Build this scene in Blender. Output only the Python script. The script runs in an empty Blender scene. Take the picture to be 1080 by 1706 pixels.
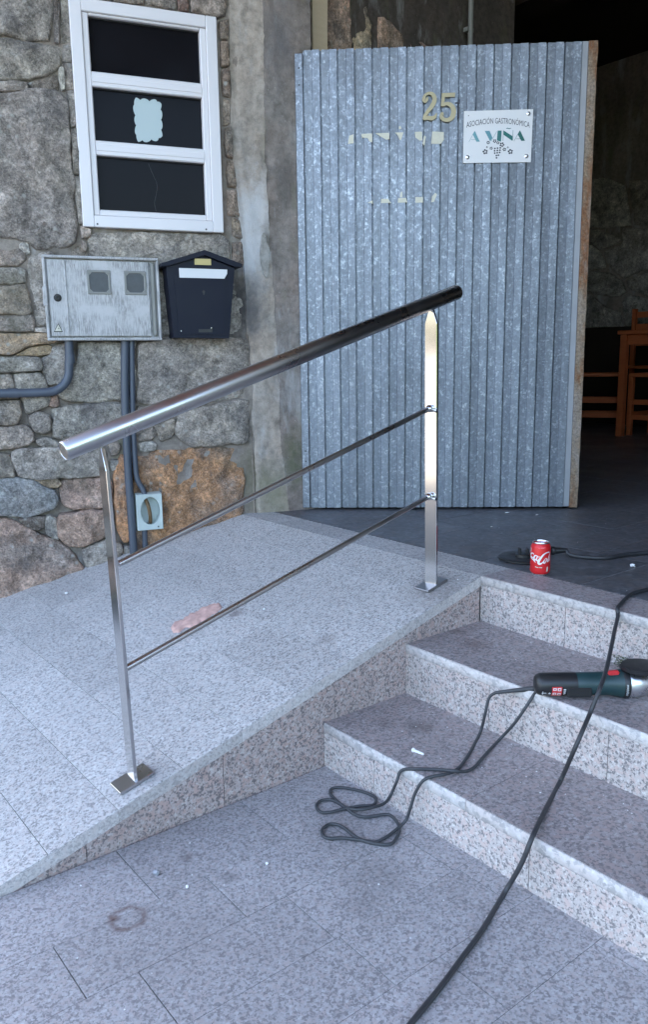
import bpy, bmesh, math, random
from mathutils import Vector, Matrix, noise
from math import sin, cos, pi, radians, sqrt, atan2, asin

random.seed(7)
scene = bpy.context.scene
C = scene.collection

# ------------------------------------------------------------------ camera
# x runs up the steps (away from the street), y runs along the step nosings towards the stone house, z is up
cam_data = bpy.data.cameras.new('camera')
cam_data.sensor_fit = 'VERTICAL'; cam_data.sensor_height = 24.0
cam_data.lens = 1340.5 / 1706 * 24.0
cam_data.clip_start = 0.05; cam_data.clip_end = 600
cam = bpy.data.objects.new('camera', cam_data); C.objects.link(cam)
CR = Vector((0.784416, -0.620081, -0.013825)); CU = Vector((0.124750, 0.135899, 0.982837)); CF = Vector((0.607560, 0.772678, -0.183956))
cam.matrix_world = Matrix(((CR.x, CU.x, -CF.x, 0), (CR.y, CU.y, -CF.y, 0), (CR.z, CU.z, -CF.z, 1.178), (0, 0, 0, 1)))
scene.camera = cam

# ------------------------------------------------------------------ sky, sun, exposure
SUN_ELEV = 40.0
SUN_DIR = Vector((0.51, 0.86, 0)).normalized()          # horizontal direction towards the sun: behind the house
world = bpy.data.worlds.new('World'); scene.world = world; world.use_nodes = True
wn = world.node_tree; wn.nodes.clear()
sky = wn.nodes.new('ShaderNodeTexSky'); sky.sky_type = 'NISHITA'; sky.sun_disc = False
sky.sun_elevation = radians(SUN_ELEV); sky.sun_rotation = atan2(SUN_DIR.x, SUN_DIR.y)
sky.air_density = 1.0; sky.dust_density = 4.0; sky.ozone_density = 0.0
bg = wn.nodes.new('ShaderNodeBackground'); bg.inputs['Strength'].default_value = 0.15
wo = wn.nodes.new('ShaderNodeOutputWorld')
wn.links.new(sky.outputs[0], bg.inputs[0]); wn.links.new(bg.outputs[0], wo.inputs[0])
sun_data = bpy.data.lights.new('sun', 'SUN'); sun_data.energy = 2.6; sun_data.angle = radians(0.53); sun_data.color = (1.0, 0.95, 0.86)
sun = bpy.data.objects.new('sun', sun_data); C.objects.link(sun)
e = radians(SUN_ELEV)
to_sun = Vector((SUN_DIR.x * cos(e), SUN_DIR.y * cos(e), sin(e)))
sun.rotation_euler = to_sun.to_track_quat('Z', 'Y').to_euler(); sun.location = (0, 0, 20)
vs = scene.view_settings
vs.view_transform = 'Standard'; vs.look = 'None'; vs.exposure = 3.3; vs.gamma = 1.0; vs.use_curve_mapping = False

# ------------------------------------------------------------------ helpers
class MB:
    """collects vertices and faces for ONE mesh"""
    def __init__(s): s.v = []; s.f = []
    def add(s, vs, fs):
        o = len(s.v); s.v += [Vector(p) for p in vs]; s.f += [tuple(i + o for i in q) for q in fs]; return s
    def box(s, c, size, ax=None, ch=0.0):
        """box; ax = three axis vectors; ch = chamfer of the twelve edges"""
        ax = ax or (Vector((1, 0, 0)), Vector((0, 1, 0)), Vector((0, 0, 1)))
        ax = [Vector(a).normalized() for a in ax]; c = Vector(c); h = [q / 2 for q in size]
        if ch <= 0:
            vs = [c + ax[0] * h[0] * i + ax[1] * h[1] * j + ax[2] * h[2] * k for k in (-1, 1) for j in (-1, 1) for i in (-1, 1)]
            return s.add(vs, [(0, 2, 3, 1), (4, 5, 7, 6), (0, 1, 5, 4), (2, 6, 7, 3), (0, 4, 6, 2), (1, 3, 7, 5)])
        bm = bmesh.new(); bmesh.ops.create_cube(bm, size=1.0)
        for v in bm.verts: v.co = Vector((v.co.x * size[0], v.co.y * size[1], v.co.z * size[2]))
        bmesh.ops.bevel(bm, geom=list(bm.edges), offset=min(ch, min(size) * .45), segments=1, affect='EDGES')
        bm.verts.index_update()
        s.add([c + ax[0] * v.co.x + ax[1] * v.co.y + ax[2] * v.co.z for v in bm.verts], [[v.index for v in q.verts] for q in bm.faces]); bm.free(); return s
    def slab(s, top, down, ch=0.002):
        """tile: polygon 'top' (counter-clockwise from outside), extruded by vector 'down', top edge chamfered"""
        top = [Vector(p) for p in top]; n = len(top); down = Vector(down); dn = down.normalized()
        ins = []
        for i in range(n):
            a = (top[i - 1] - top[i]).normalized(); b = (top[(i + 1) % n] - top[i]).normalized()
            ins.append(top[i] + (a + b) * ch)
        vs = ins + [p + dn * ch for p in top] + [p + down for p in top]
        fs = [tuple(range(n))]
        for i in range(n):
            j = (i + 1) % n
            fs += [(i, i + n, j + n, j), (i + n, i + 2 * n, j + 2 * n, j + n)]
        fs.append(tuple(range(3 * n - 1, 2 * n - 1, -1)))
        return s.add(vs, fs)
    def tube(s, pts, r, n=12, cap=True):
        pts = [Vector(p) for p in pts]; m = len(pts); rs = r if isinstance(r, (list, tuple)) else [r] * m
        t0 = (pts[1] - pts[0]).normalized()
        up = Vector((0, 0, 1)) if abs(t0.z) < .9 else Vector((1, 0, 0))
        nrm = (up - t0 * up.dot(t0)).normalized(); vs = []; fs = []
        for i in range(m):
            t = (pts[min(i + 1, m - 1)] - pts[max(i - 1, 0)]).normalized()
            nrm = (nrm - t * nrm.dot(t)).normalized(); bi = t.cross(nrm)
            vs += [pts[i] + (nrm * cos(2 * pi * k / n) + bi * sin(2 * pi * k / n)) * rs[i] for k in range(n)]
        for i in range(m - 1):
            for k in range(n):
                a = i * n + k; b = i * n + (k + 1) % n
                fs.append((a, b, b + n, a + n))
        if cap: fs.append(tuple(range(n - 1, -1, -1))); fs.append(tuple(range((m - 1) * n, m * n)))
        return s.add(vs, fs)
    def lathe(s, prof, base, axis=(0, 0, 1), n=32):
        """profile [(radius, height)] turned round 'axis' from 'base'"""
        ax = Vector(axis).normalized(); u = ax.orthogonal().normalized(); w = ax.cross(u); base = Vector(base); vs = []; fs = []
        for (r, h) in prof:
            vs += [base + ax * h + (u * cos(2 * pi * k / n) + w * sin(2 * pi * k / n)) * max(r, 1e-5) for k in range(n)]
        for i in range(len(prof) - 1):
            for k in range(n):
                a = i * n + k; b = i * n + (k + 1) % n
                fs.append((a, b, b + n, a + n))
        fs.append(tuple(range(n - 1, -1, -1))); fs.append(tuple(range((len(prof) - 1) * n, len(prof) * n)))
        return s.add(vs, fs)
    def prism(s, poly, o, e1, e2, e3, d0, d1):
        """2-D outline (counter-clockwise seen against e3) placed at o + a e1 + b e2, from depth d0 to d1 along e3"""
        o = Vector(o); e1 = Vector(e1); e2 = Vector(e2); e3 = Vector(e3); n = len(poly)
        vs = [o + e1 * a + e2 * b + e3 * d1 for a, b in poly] + [o + e1 * a + e2 * b + e3 * d0 for a, b in poly]
        fs = [tuple(range(n)), tuple(range(2 * n - 1, n - 1, -1))]
        for i in range(n):
            j = (i + 1) % n; fs.append((i, i + n, j + n, j))
        return s.add(vs, fs)

def setp(o, label=None, cat=None, group=None, kind=None):
    for k, v in (('label', label), ('category', cat), ('group', group), ('kind', kind)):
        if v: o[k] = v
    return o

def thing(name, loc, label, cat, group=None):
    o = bpy.data.objects.new(name, None); C.objects.link(o); o.location = loc; o.empty_display_size = .05
    return setp(o, label, cat, group)

def world_of(o):
    p = Vector(o.location); q = o.parent
    while q: p += Vector(q.location); q = q.parent
    return p

def mesh(name, mb, mat, parent=None, smooth=None, kind=None, base=None, color=None):
    """one mesh object; its vertices were given in world space and are stored relative to its own origin"""
    me = bpy.data.meshes.new(name)
    if base is None:
        if parent is not None and parent.type == 'EMPTY': base = world_of(parent)
        elif mb.v: base = Vector(((min(v.x for v in mb.v) + max(v.x for v in mb.v)) / 2, (min(v.y for v in mb.v) + max(v.y for v in mb.v)) / 2, min(v.z for v in mb.v)))
    base = Vector(base)
    me.from_pydata([tuple(v - base) for v in mb.v], [], mb.f); me.update()
    bm = bmesh.new(); bm.from_mesh(me); bmesh.ops.recalc_face_normals(bm, faces=bm.faces); bm.to_mesh(me); bm.free()
    if smooth is not None:
        for p in me.polygons: p.use_smooth = True
        me.set_sharp_from_angle(angle=radians(smooth))
    me.materials.append(mat)
    o = bpy.data.objects.new(name, me); C.objects.link(o)
    if parent is not None: o.parent = parent; o.location = base - world_of(parent)
    else: o.location = base
    if color: o.color = (*color, 1)
    if kind: o['kind'] = kind
    return o

def catmull(pts, sub=6):
    pts = [Vector(p) for p in pts]; out = []
    P = [pts[0] * 2 - pts[1]] + pts + [pts[-1] * 2 - pts[-2]]
    for i in range(1, len(P) - 2):
        a, b, c, d = P[i - 1:i + 3]
        for k in range(sub):
            t = k / sub
            out.append(.5 * (2 * b + (c - a) * t + (2 * a - 5 * b + 4 * c - d) * t * t + (3 * b - a - 3 * c + d) * t ** 3))
    out.append(pts[-1]); return out

# ------------------------------------------------------------------ materials
def new_mat(name):
    m = bpy.data.materials.new(name); m.use_nodes = True; nt = m.node_tree
    return m, nt, nt.nodes['Principled BSDF']
def nd(nt, t, **kw):
    n = nt.nodes.new('ShaderNode' + t)
    for k, v in kw.items():
        k2 = k.replace('_', ' ')
        if hasattr(n, k): setattr(n, k, v)
        elif k2 in n.inputs: n.inputs[k2].default_value = v
    return n
def ln(nt, a, b): nt.links.new(a, b)
def coords(nt, rnd=True, scale=(1, 1, 1)):
    g = nd(nt, 'NewGeometry'); out = g.outputs['Position']
    if rnd:
        oi = nd(nt, 'ObjectInfo'); mu = nd(nt, 'VectorMath', operation='SCALE'); cb = nd(nt, 'CombineXYZ')
        ln(nt, oi.outputs['Random'], cb.inputs[0]); ln(nt, oi.outputs['Random'], cb.inputs[1])
        ln(nt, cb.outputs[0], mu.inputs[0]); mu.inputs['Scale'].default_value = 37.0
        ad = nd(nt, 'VectorMath', operation='ADD'); ln(nt, out, ad.inputs[0]); ln(nt, mu.outputs[0], ad.inputs[1]); out = ad.outputs[0]
    if scale != (1, 1, 1):
        mm = nd(nt, 'VectorMath', operation='MULTIPLY'); ln(nt, out, mm.inputs[0]); mm.inputs[1].default_value = scale; out = mm.outputs[0]
    return out
def noi(nt, co, scale, detail=4, rough=.55):
    n = nd(nt, 'TexNoise'); n.inputs['Scale'].default_value = scale; n.inputs['Detail'].default_value = detail; n.inputs['Roughness'].default_value = rough
    ln(nt, co, n.inputs['Vector']); return n.outputs['Fac']
def ramp(nt, fac, stops, interp='LINEAR'):
    r = nd(nt, 'ValToRGB'); r.color_ramp.interpolation = interp; el = r.color_ramp.elements
    while len(el) < len(stops): el.new(.5)
    for q, (p, c) in zip(el, stops):
        q.position = p; q.color = (c, c, c, 1) if isinstance(c, (int, float)) else (*c, 1)
    ln(nt, fac, r.inputs[0]); return r.outputs[0]
def mixc(nt, fac, a, b, mode='MIX'):
    m = nd(nt, 'Mix', data_type='RGBA', blend_type=mode)
    for sock, v in ((m.inputs[0], fac), (m.inputs[6], a), (m.inputs[7], b)):
        if isinstance(v, (int, float)): sock.default_value = v
        elif isinstance(v, tuple): sock.default_value = (*v, 1)
        else: ln(nt, v, sock)
    return m.outputs[2]
def mth(nt, op, a, b=0.0):
    m = nd(nt, 'Math', operation=op)
    for s_, v in ((m.inputs[0], a), (m.inputs[1], b)):
        if isinstance(v, (int, float)): s_.default_value = v
        else: ln(nt, v, s_)
    return m.outputs[0]
def bump(nt, bs, h, strength=.3, dist=.005):
    b = nd(nt, 'Bump'); b.inputs['Strength'].default_value = strength; b.inputs['Distance'].default_value = dist
    ln(nt, h, b.inputs['Height']); ln(nt, b.outputs[0], bs.inputs['Normal'])

def plain(name, col, rough=.5, metal=0.0, var=.12, scale=30, bmp=0.0, spec=.5):
    m, nt, bs = new_mat(name); co = coords(nt)
    f = noi(nt, co, scale, 5, .6)
    c = mixc(nt, f, tuple(q * (1 - var) for q in col), tuple(min(1, q * (1 + var)) for q in col))
    ln(nt, c, bs.inputs['Base Color']); bs.inputs['Metallic'].default_value = metal; bs.inputs['Specular IOR Level'].default_value = spec
    ln(nt, ramp(nt, f, [(0.25, max(0, rough - .08)), (.75, min(1, rough + .1))]), bs.inputs['Roughness'])
    if bmp: bump(nt, bs, noi(nt, co, scale * 3, 4), bmp, .002)
    return m

def granite(name, base, dark, pink, white, amount=.28, scale=120, rough=.55, dirt=.25, soft=.06, dirtcol=(.10, .09, .085), stains=()):
    """speckled granite: clumped dark mica, pink feldspar and pale quartz grains, plus walked-in dirt"""
    m, nt, bs = new_mat(name); co = coords(nt)
    wob = nd(nt, 'TexNoise'); wob.inputs['Scale'].default_value = scale * .9; wob.inputs['Detail'].default_value = 2; ln(nt, co, wob.inputs['Vector'])
    sc = nd(nt, 'VectorMath', operation='SCALE'); ln(nt, wob.outputs['Color'], sc.inputs[0]); sc.inputs['Scale'].default_value = .012
    ad = nd(nt, 'VectorMath', operation='ADD'); ln(nt, co, ad.inputs[0]); ln(nt, sc.outputs[0], ad.inputs[1])
    vo = nd(nt, 'TexVoronoi', feature='F1'); vo.inputs['Scale'].default_value = scale; ln(nt, ad.outputs[0], vo.inputs['Vector'])
    sp = nd(nt, 'SeparateColor'); ln(nt, vo.outputs['Color'], sp.inputs[0])
    cl = noi(nt, co, scale * .55, 3, .6)
    val = mth(nt, 'ADD', mth(nt, 'MULTIPLY', sp.outputs[0], .42), mth(nt, 'MULTIPLY', cl, .75))
    a0 = .36 + amount * .28
    c = ramp(nt, val, [(0.0, dark), (a0, dark), (a0 + soft, base), (.74, base), (.80, white)])
    pk = ramp(nt, noi(nt, co, scale * .35, 2), [(.50, 0.0), (.60, 1.0)])
    c = mixc(nt, mth(nt, 'MULTIPLY', pk, mth(nt, 'MULTIPLY', ramp(nt, val, [(a0, 0.0), (a0 + soft, 1.0)]), .75)), c, pink)
    gd = nd(nt, 'NewGeometry')
    big = noi(nt, coords(nt, False), 2.3, 6, .62)
    c = mixc(nt, mth(nt, 'MULTIPLY', ramp(nt, big, [(.42, 0.0), (.72, 1.0)]), dirt), c, dirtcol)
    fin = noi(nt, coords(nt, False), 14, 5, .7)
    c = mixc(nt, mth(nt, 'MULTIPLY', ramp(nt, fin, [(.5, 0.0), (.8, 1.0)]), dirt * .7), c, dirtcol)
    oi = nd(nt, 'ObjectInfo')
    c = mixc(nt, 1.0, c, ramp(nt, oi.outputs['Random'], [(0, .90), (1, 1.06)]), 'MULTIPLY')
    for (sx, sy, r0, r1, col, amt) in stains:       # spills and rings soaked into the stone at their own places
        dv = nd(nt, 'VectorMath', operation='DISTANCE')
        fl = nd(nt, 'VectorMath', operation='MULTIPLY'); ln(nt, gd.outputs['Position'], fl.inputs[0]); fl.inputs[1].default_value = (1, 1, 0)
        ln(nt, fl.outputs[0], dv.inputs[0]); dv.inputs[1].default_value = (sx, sy, 0)
        d = mth(nt, 'ADD', dv.outputs['Value'], mth(nt, 'MULTIPLY', mth(nt, 'SUBTRACT', noi(nt, coords(nt, False), 40, 4), .5), r1 * .5))
        if r0 > 0:
            k = ramp(nt, mth(nt, 'ABSOLUTE', mth(nt, 'SUBTRACT', d, (r0 + r1) / 2)), [(0.0, 1.0), ((r1 - r0) * .9, 0.0)])
        else:
            k = ramp(nt, d, [(r1 * .25, 1.0), (r1, 0.0)])
        c = mixc(nt, mth(nt, 'MULTIPLY', mth(nt, 'MULTIPLY', k, ramp(nt, noi(nt, coords(nt, False), 55, 4), [(.3, .5), (.6, 1.0)])), amt), c, col)
    ln(nt, c, bs.inputs['Base Color'])
    ln(nt, ramp(nt, big, [(.3, rough - .06), (.7, rough + .14)]), bs.inputs['Roughness'])
    bump(nt, bs, mth(nt, 'ADD', val, mth(nt, 'MULTIPLY', fin, .5)), .12, .0015)
    return m

def rock(name, spec=.3):
    """weathered field stone; its hue is the object's own colour"""
    m, nt, bs = new_mat(name); co = coords(nt)
    oi = nd(nt, 'ObjectInfo'); base = oi.outputs['Color']
    n1 = noi(nt, co, 13, 7, .66); n2 = noi(nt, co, 46, 6, .75); n3 = noi(nt, co, 170, 3, .65)
    base = mixc(nt, ramp(nt, noi(nt, co, 4.5, 5, .65), [(.46, 0.0), (.64, .62)]), base, (.225, .205, .19))
    gv = nd(nt, 'TexVoronoi', feature='F1'); gv.inputs['Scale'].default_value = 150; ln(nt, co, gv.inputs['Vector']); gs = nd(nt, 'SeparateColor'); ln(nt, gv.outputs['Color'], gs.inputs[0])
    c = mixc(nt, 1.0, base, ramp(nt, n1, [(.33, .42), (.45, .85), (.56, 1.1), (.68, 1.65)]), 'MULTIPLY')
    c = mixc(nt, 1.0, c, ramp(nt, n2, [(.32, .55), (.52, 1.0), (.68, 1.45)]), 'MULTIPLY')
    c = mixc(nt, 1.0, c, ramp(nt, gs.outputs[0], [(0.0, .72), (.5, 1.0), (1.0, 1.3)]), 'MULTIPLY')
    c = mixc(nt, ramp(nt, n3, [(.56, 0.0), (.66, .65)]), c, mixc(nt, .5, base, (.55, .53, .50)))
    c = mixc(nt, ramp(nt, n3, [(.30, .7), (.40, 0.0)]), c, (.05, .045, .04))
    vo = nd(nt, 'TexVoronoi', feature='F1'); vo.inputs['Scale'].default_value = 26; vo.inputs['Randomness'].default_value = 1
    ln(nt, co, vo.inputs['Vector'])
    li = mth(nt, 'MULTIPLY', ramp(nt, mth(nt, 'ADD', vo.outputs['Distance'], mth(nt, 'MULTIPLY', n2, .35)), [(.30, 1.0), (.46, 0.0)]), ramp(nt, noi(nt, co, 4, 3), [(.46, 0.0), (.58, .62)]))
    c = mixc(nt, li, c, (.50, .49, .45))
    mo = ramp(nt, noi(nt, coords(nt, False), 3.1, 5, .65), [(.56, 0.0), (.72, .45)])
    c = mixc(nt, mo, c, (.115, .11, .07))
    dk = ramp(nt, noi(nt, co, 5.5, 7, .7), [(.54, 0.0), (.66, .62)])
    c = mixc(nt, dk, c, (.085, .08, .085))
    ln(nt, c, bs.inputs['Base Color']); bs.inputs['Roughness'].default_value = .92; bs.inputs['Specular IOR Level'].default_value = spec
    h = mth(nt, 'ADD', mth(nt, 'ADD', mth(nt, 'MULTIPLY', n2, 1.0), mth(nt, 'MULTIPLY', n3, .4)), mth(nt, 'MULTIPLY', gs.outputs[0], .12))
    bump(nt, bs, h, .9, .014)
    return m

def concrete(name, col, warm, stains=()):
    m, nt, bs = new_mat(name); co = coords(nt, False)
    n1 = noi(nt, co, 3.2, 6, .65); n2 = noi(nt, co, 30, 6, .7); n4 = noi(nt, co, 160, 3)
    st = noi(nt, coords(nt, False, (3.2, 3.2, .9)), 1.9, 6, .62)
    c = mixc(nt, ramp(nt, n1, [(.35, 0.0), (.65, 1.0)]), col, warm)
    c = mixc(nt, 1.0, c, ramp(nt, st, [(.30, .66), (.52, 1.0), (.70, 1.2)]), 'MULTIPLY')
    c = mixc(nt, 1.0, c, ramp(nt, n2, [(.3, .62), (.55, 1.05), (.75, 1.25)]), 'MULTIPLY')
    c = mixc(nt, ramp(nt, noi(nt, coords(nt, False, (5, 5, 1.6)), 1.6, 6, .65), [(.54, 0.0), (.66, .55)]), c, (.42, .42, .42))
    c = mixc(nt, ramp(nt, n4, [(.66, 0.0), (.74, .5)]), c, (.55, .53, .50))
    c = mixc(nt, ramp(nt, noi(nt, coords(nt, False, (6, 6, 2)), 1.3, 4), [(.60, 0.0), (.74, .40)]), c, (.17, .18, .10))
    for (p, r1, sq_, scol, amt) in stains:
        dv = nd(nt, 'VectorMath', operation='DISTANCE'); mm = nd(nt, 'VectorMath', operation='MULTIPLY'); ln(nt, co, mm.inputs[0]); mm.inputs[1].default_value = (1, 1, sq_)
        ln(nt, mm.outputs[0], dv.inputs[0]); dv.inputs[1].default_value = (p[0], p[1], p[2] * sq_)
        d = mth(nt, 'ADD', dv.outputs['Value'], mth(nt, 'MULTIPLY', mth(nt, 'SUBTRACT', noi(nt, co, 16, 6, .7), .5), r1 * 1.6))
        c = mixc(nt, mth(nt, 'MULTIPLY', ramp(nt, d, [(r1 * .2, 1.0), (r1, 0.0)]), amt), c, scol)
    ln(nt, c, bs.inputs['Base Color']); bs.inputs['Roughness'].default_value = .9; bs.inputs['Specular IOR Level'].default_value = .25
    bump(nt, bs, mth(nt, 'ADD', n2, mth(nt, 'MULTIPLY', n4, .4)), .5, .006)
    return m

def galvanised(name):
    m, nt, bs = new_mat(name); co = coords(nt, False)
    w = nd(nt, 'TexNoise'); w.inputs['Scale'].default_value = 40; ln(nt, co, w.inputs['Vector'])
    sc = nd(nt, 'VectorMath', operation='SCALE'); ln(nt, w.outputs['Color'], sc.inputs[0]); sc.inputs['Scale'].default_value = .02
    ad = nd(nt, 'VectorMath', operation='ADD'); ln(nt, co, ad.inputs[0]); ln(nt, sc.outputs[0], ad.inputs[1])
    vo = nd(nt, 'TexVoronoi', feature='F1'); vo.inputs['Scale'].default_value = 120; ln(nt, ad.outputs[0], vo.inputs['Vector'])
    sp = nd(nt, 'SeparateColor'); ln(nt, vo.outputs['Color'], sp.inputs[0])
    big = noi(nt, coords(nt, False, (2.5, 2.5, .6)), 2.2, 5, .6)
    v = mth(nt, 'ADD', mth(nt, 'MULTIPLY', sp.outputs[0], .30), mth(nt, 'MULTIPLY', noi(nt, coords(nt, False, (1, 1, .55)), 52, 5, .7), .80))
    c = ramp(nt, v, [(.24, (.17, .188, .222)), (.52, (.198, .218, .254)), (.66, (.235, .258, .30)), (.77, (.40, .43, .48))])
    c = mixc(nt, 1.0, c, ramp(nt, big, [(.3, .78), (.7, 1.15)]), 'MULTIPLY')
    c = mixc(nt, ramp(nt, noi(nt, coords(nt, False, (30, 30, 1.2)), 1.0, 4), [(.58, 0.0), (.74, .45)]), c, (.17, .19, .21))
    ln(nt, c, bs.inputs['Base Color']); bs.inputs['Metallic'].default_value = .55
    ln(nt, ramp(nt, v, [(.3, .58), (.8, .42)]), bs.inputs['Roughness'])
    bump(nt, bs, v, .08, .001)
    return m

def rusty(name):
    m, nt, bs = new_mat(name); co = coords(nt, False)
    n = noi(nt, coords(nt, False, (1, 1, .35)), 6, 6, .7); n2 = noi(nt, co, 90, 5, .7)
    c = ramp(nt, n, [(.34, (.30, .26, .23)), (.47, (.27, .20, .14)), (.56, (.20, .085, .035)), (.66, (.33, .27, .22))])
    c = mixc(nt, 1.0, c, ramp(nt, n2, [(.32, .45), (.55, 1.0), (.72, 1.5)]), 'MULTIPLY')
    ln(nt, c, bs.inputs['Base Color']); bs.inputs['Roughness'].default_value = .85; bump(nt, bs, n2, .5, .003)
    return m

def steel(name, col=(.60, .59, .58), rough=.12, aniso_scale=(4, 4, 4)):
    m, nt, bs = new_mat(name); co = coords(nt, False, aniso_scale)
    n = noi(nt, co, 25, 4, .6); big = noi(nt, coords(nt, False), 9, 4)
    c = mixc(nt, ramp(nt, big, [(.4, 0.0), (.75, .35)]), col, tuple(q * .88 for q in col))
    ln(nt, c, bs.inputs['Base Color'])
    bs.inputs['Metallic'].default_value = 1.0
    ln(nt, ramp(nt, big, [(.3, rough * .85), (.7, rough * 1.25)]), bs.inputs['Roughness'])
    return m

def weathered_box(name):
    m, nt, bs = new_mat(name); co = coords(nt, False)
    vert = noi(nt, coords(nt, False, (260, 260, 26)), 1.0, 4, .65); b1 = noi(nt, co, 9, 5, .6); f = noi(nt, co, 60, 5, .7)
    msk = mth(nt, 'MULTIPLY', ramp(nt, vert, [(.42, 0.0), (.56, 1.0)]), ramp(nt, b1, [(.38, 0.0), (.56, 1.0)]))
    c = mixc(nt, mth(nt, 'MULTIPLY', msk, .75), (.46, .455, .455), (.18, .178, .175))
    c = mixc(nt, ramp(nt, f, [(.55, 0.0), (.75, .5)]), c, (.25, .25, .245))
    ln(nt, c, bs.inputs['Base Color']); bs.inputs['Roughness'].default_value = .75; bump(nt, bs, vert, .15, .001)
    return m

def wood(name, a, b):
    m, nt, bs = new_mat(name); n = noi(nt, coords(nt, True, (3, 3, 22)), 3, 5, .6)
    ln(nt, mixc(nt, n, a, b), bs.inputs['Base Color']); bs.inputs['Roughness'].default_value = .6; bs.inputs['Specular IOR Level'].default_value = .25; return m

M = {}
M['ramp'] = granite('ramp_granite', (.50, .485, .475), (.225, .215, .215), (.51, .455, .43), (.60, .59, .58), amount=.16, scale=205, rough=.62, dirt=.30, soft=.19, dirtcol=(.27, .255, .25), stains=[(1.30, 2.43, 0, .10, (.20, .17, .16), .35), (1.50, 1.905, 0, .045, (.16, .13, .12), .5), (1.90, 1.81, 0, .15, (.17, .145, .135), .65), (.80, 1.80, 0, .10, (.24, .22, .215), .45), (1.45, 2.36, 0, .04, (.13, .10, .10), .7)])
M['ramp_edge'] = granite('ramp_edge_granite', (.53, .49, .475), (.36, .335, .325), (.53, .465, .44), (.58, .56, .55), amount=.2, scale=200, rough=.6, dirt=.2, soft=.2, dirtcol=(.25, .22, .21))
M['side'] = granite('ramp_side_granite', (.42, .345, .325), (.15, .13, .13), (.44, .30, .265), (.52, .475, .455), amount=.26, scale=195, rough=.6, dirt=.35, soft=.13, dirtcol=(.19, .15, .14))
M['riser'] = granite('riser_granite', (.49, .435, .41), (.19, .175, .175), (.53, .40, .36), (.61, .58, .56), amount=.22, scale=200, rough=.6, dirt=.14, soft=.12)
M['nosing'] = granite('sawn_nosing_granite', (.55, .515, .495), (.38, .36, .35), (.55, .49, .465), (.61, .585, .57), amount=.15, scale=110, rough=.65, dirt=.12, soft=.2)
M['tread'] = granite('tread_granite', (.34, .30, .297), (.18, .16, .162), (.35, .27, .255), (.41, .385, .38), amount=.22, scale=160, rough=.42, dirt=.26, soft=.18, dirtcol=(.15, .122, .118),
                     stains=[(1.556, 1.543, 0, .06, (.06, .045, .04), .55), (1.50, 1.62, 0, .05, (.09, .07, .065), .35), (1.86, 1.60, 0, .06, (.09, .05, .04), .5), (1.90, 1.72, 0, .04, (.08, .05, .04), .5)])
M['paving'] = granite('paving_granite', (.38, .365, .37), (.19, .18, .185), (.38, .33, .32), (.45, .44, .445), amount=.19, scale=205, rough=.55, dirt=.42, soft=.20, dirtcol=(.19, .172, .172),
                      stains=[(.6136, 1.4892, .029, .041, (.10, .05, .04), .75), (.592, 1.506, 0, .014, (.10, .045, .035), .8), (1.118, 1.261, 0, .11, (.11, .10, .10), .42), (1.03, 1.19, 0, .08, (.12, .11, .11), .3), (.82, 1.60, 0, .022, (.09, .07, .07), .7), (.86, 1.47, 0, .03, (.10, .09, .09), .5), (1.20, 1.45, 0, .16, (.09, .08, .08), .4)])
M['slate'] = granite('slate_floor', (.115, .118, .13), (.075, .078, .086), (.13, .11, .105), (.155, .16, .17), amount=.3, scale=60, rough=.38, dirt=.3, soft=.2, dirtcol=(.10, .085, .08))
M['grout'] = plain('joint_grout', (.15, .143, .142), .95, 0, .35, 5)
M['pale_grout'] = plain('pale_grout', (.36, .36, .36), .95, 0, .2, 40)
M['ramp_grout'] = plain('ramp_grout', (.40, .39, .385), .95, 0, .45, 5)
M['rock'] = rock('field_stone')
M['mortar'] = concrete('old_mortar', (.25, .222, .195), (.20, .165, .14), [((2.075, 3.232, 1.43), .13, .55, (.045, .042, .045), .9), ((2.10, 3.22, .62), .10, .5, (.14, .13, .08), .6)])
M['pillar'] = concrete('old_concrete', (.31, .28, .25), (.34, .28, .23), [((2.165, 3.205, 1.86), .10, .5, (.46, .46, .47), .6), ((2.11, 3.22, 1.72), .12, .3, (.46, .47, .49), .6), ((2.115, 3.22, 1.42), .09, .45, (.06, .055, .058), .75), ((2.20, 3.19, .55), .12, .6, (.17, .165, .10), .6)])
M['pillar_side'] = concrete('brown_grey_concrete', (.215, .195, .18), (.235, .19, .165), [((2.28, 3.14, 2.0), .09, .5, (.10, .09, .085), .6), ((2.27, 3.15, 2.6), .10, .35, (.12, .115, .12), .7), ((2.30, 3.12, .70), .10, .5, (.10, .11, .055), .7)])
M['plaster'] = concrete('plaster', (.30, .29, .275), (.33, .30, .26))
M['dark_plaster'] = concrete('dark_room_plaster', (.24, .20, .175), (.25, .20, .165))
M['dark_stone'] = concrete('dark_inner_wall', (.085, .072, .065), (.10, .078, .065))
M['galv'] = galvanised('galvanised_steel')
M['rust'] = rusty('rusty_steel')
M['pale_metal'] = plain('pale_painted_metal', (.31, .32, .345), .55, .2, .3, 7)
M['steel'] = steel('polished_stainless', rough=.10)
M['rail_steel'] = steel('rail_stainless', (.46, .45, .45), .29, (3, 3, 3))
M['pvc'] = plain('white_pvc', (.66, .635, .65), .38, 0, .03, 6)
M['pane'] = plain('dark_window_glass', (.008, .008, .010), .08, 0, .3, 3, 0, .045)
M['seal'] = plain('black_seal', (.02, .02, .02), .6)
M['paper'] = plain('pale_mint_paper', (.44, .52, .53), .8, 0, .03, 5)
M['white'] = plain('white_card', (.66, .66, .67), .6, 0, .02, 8)
M['navy'] = plain('navy_enamel', (.009, .011, .021), .5, 0, .12, 14, 0, .2)
M['black'] = plain('black_plastic', (.016, .016, .017), .42, 0, .2, 30)
M['rubber'] = plain('cable_rubber', (.032, .032, .035), .5, 0, .25, 60)
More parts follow.
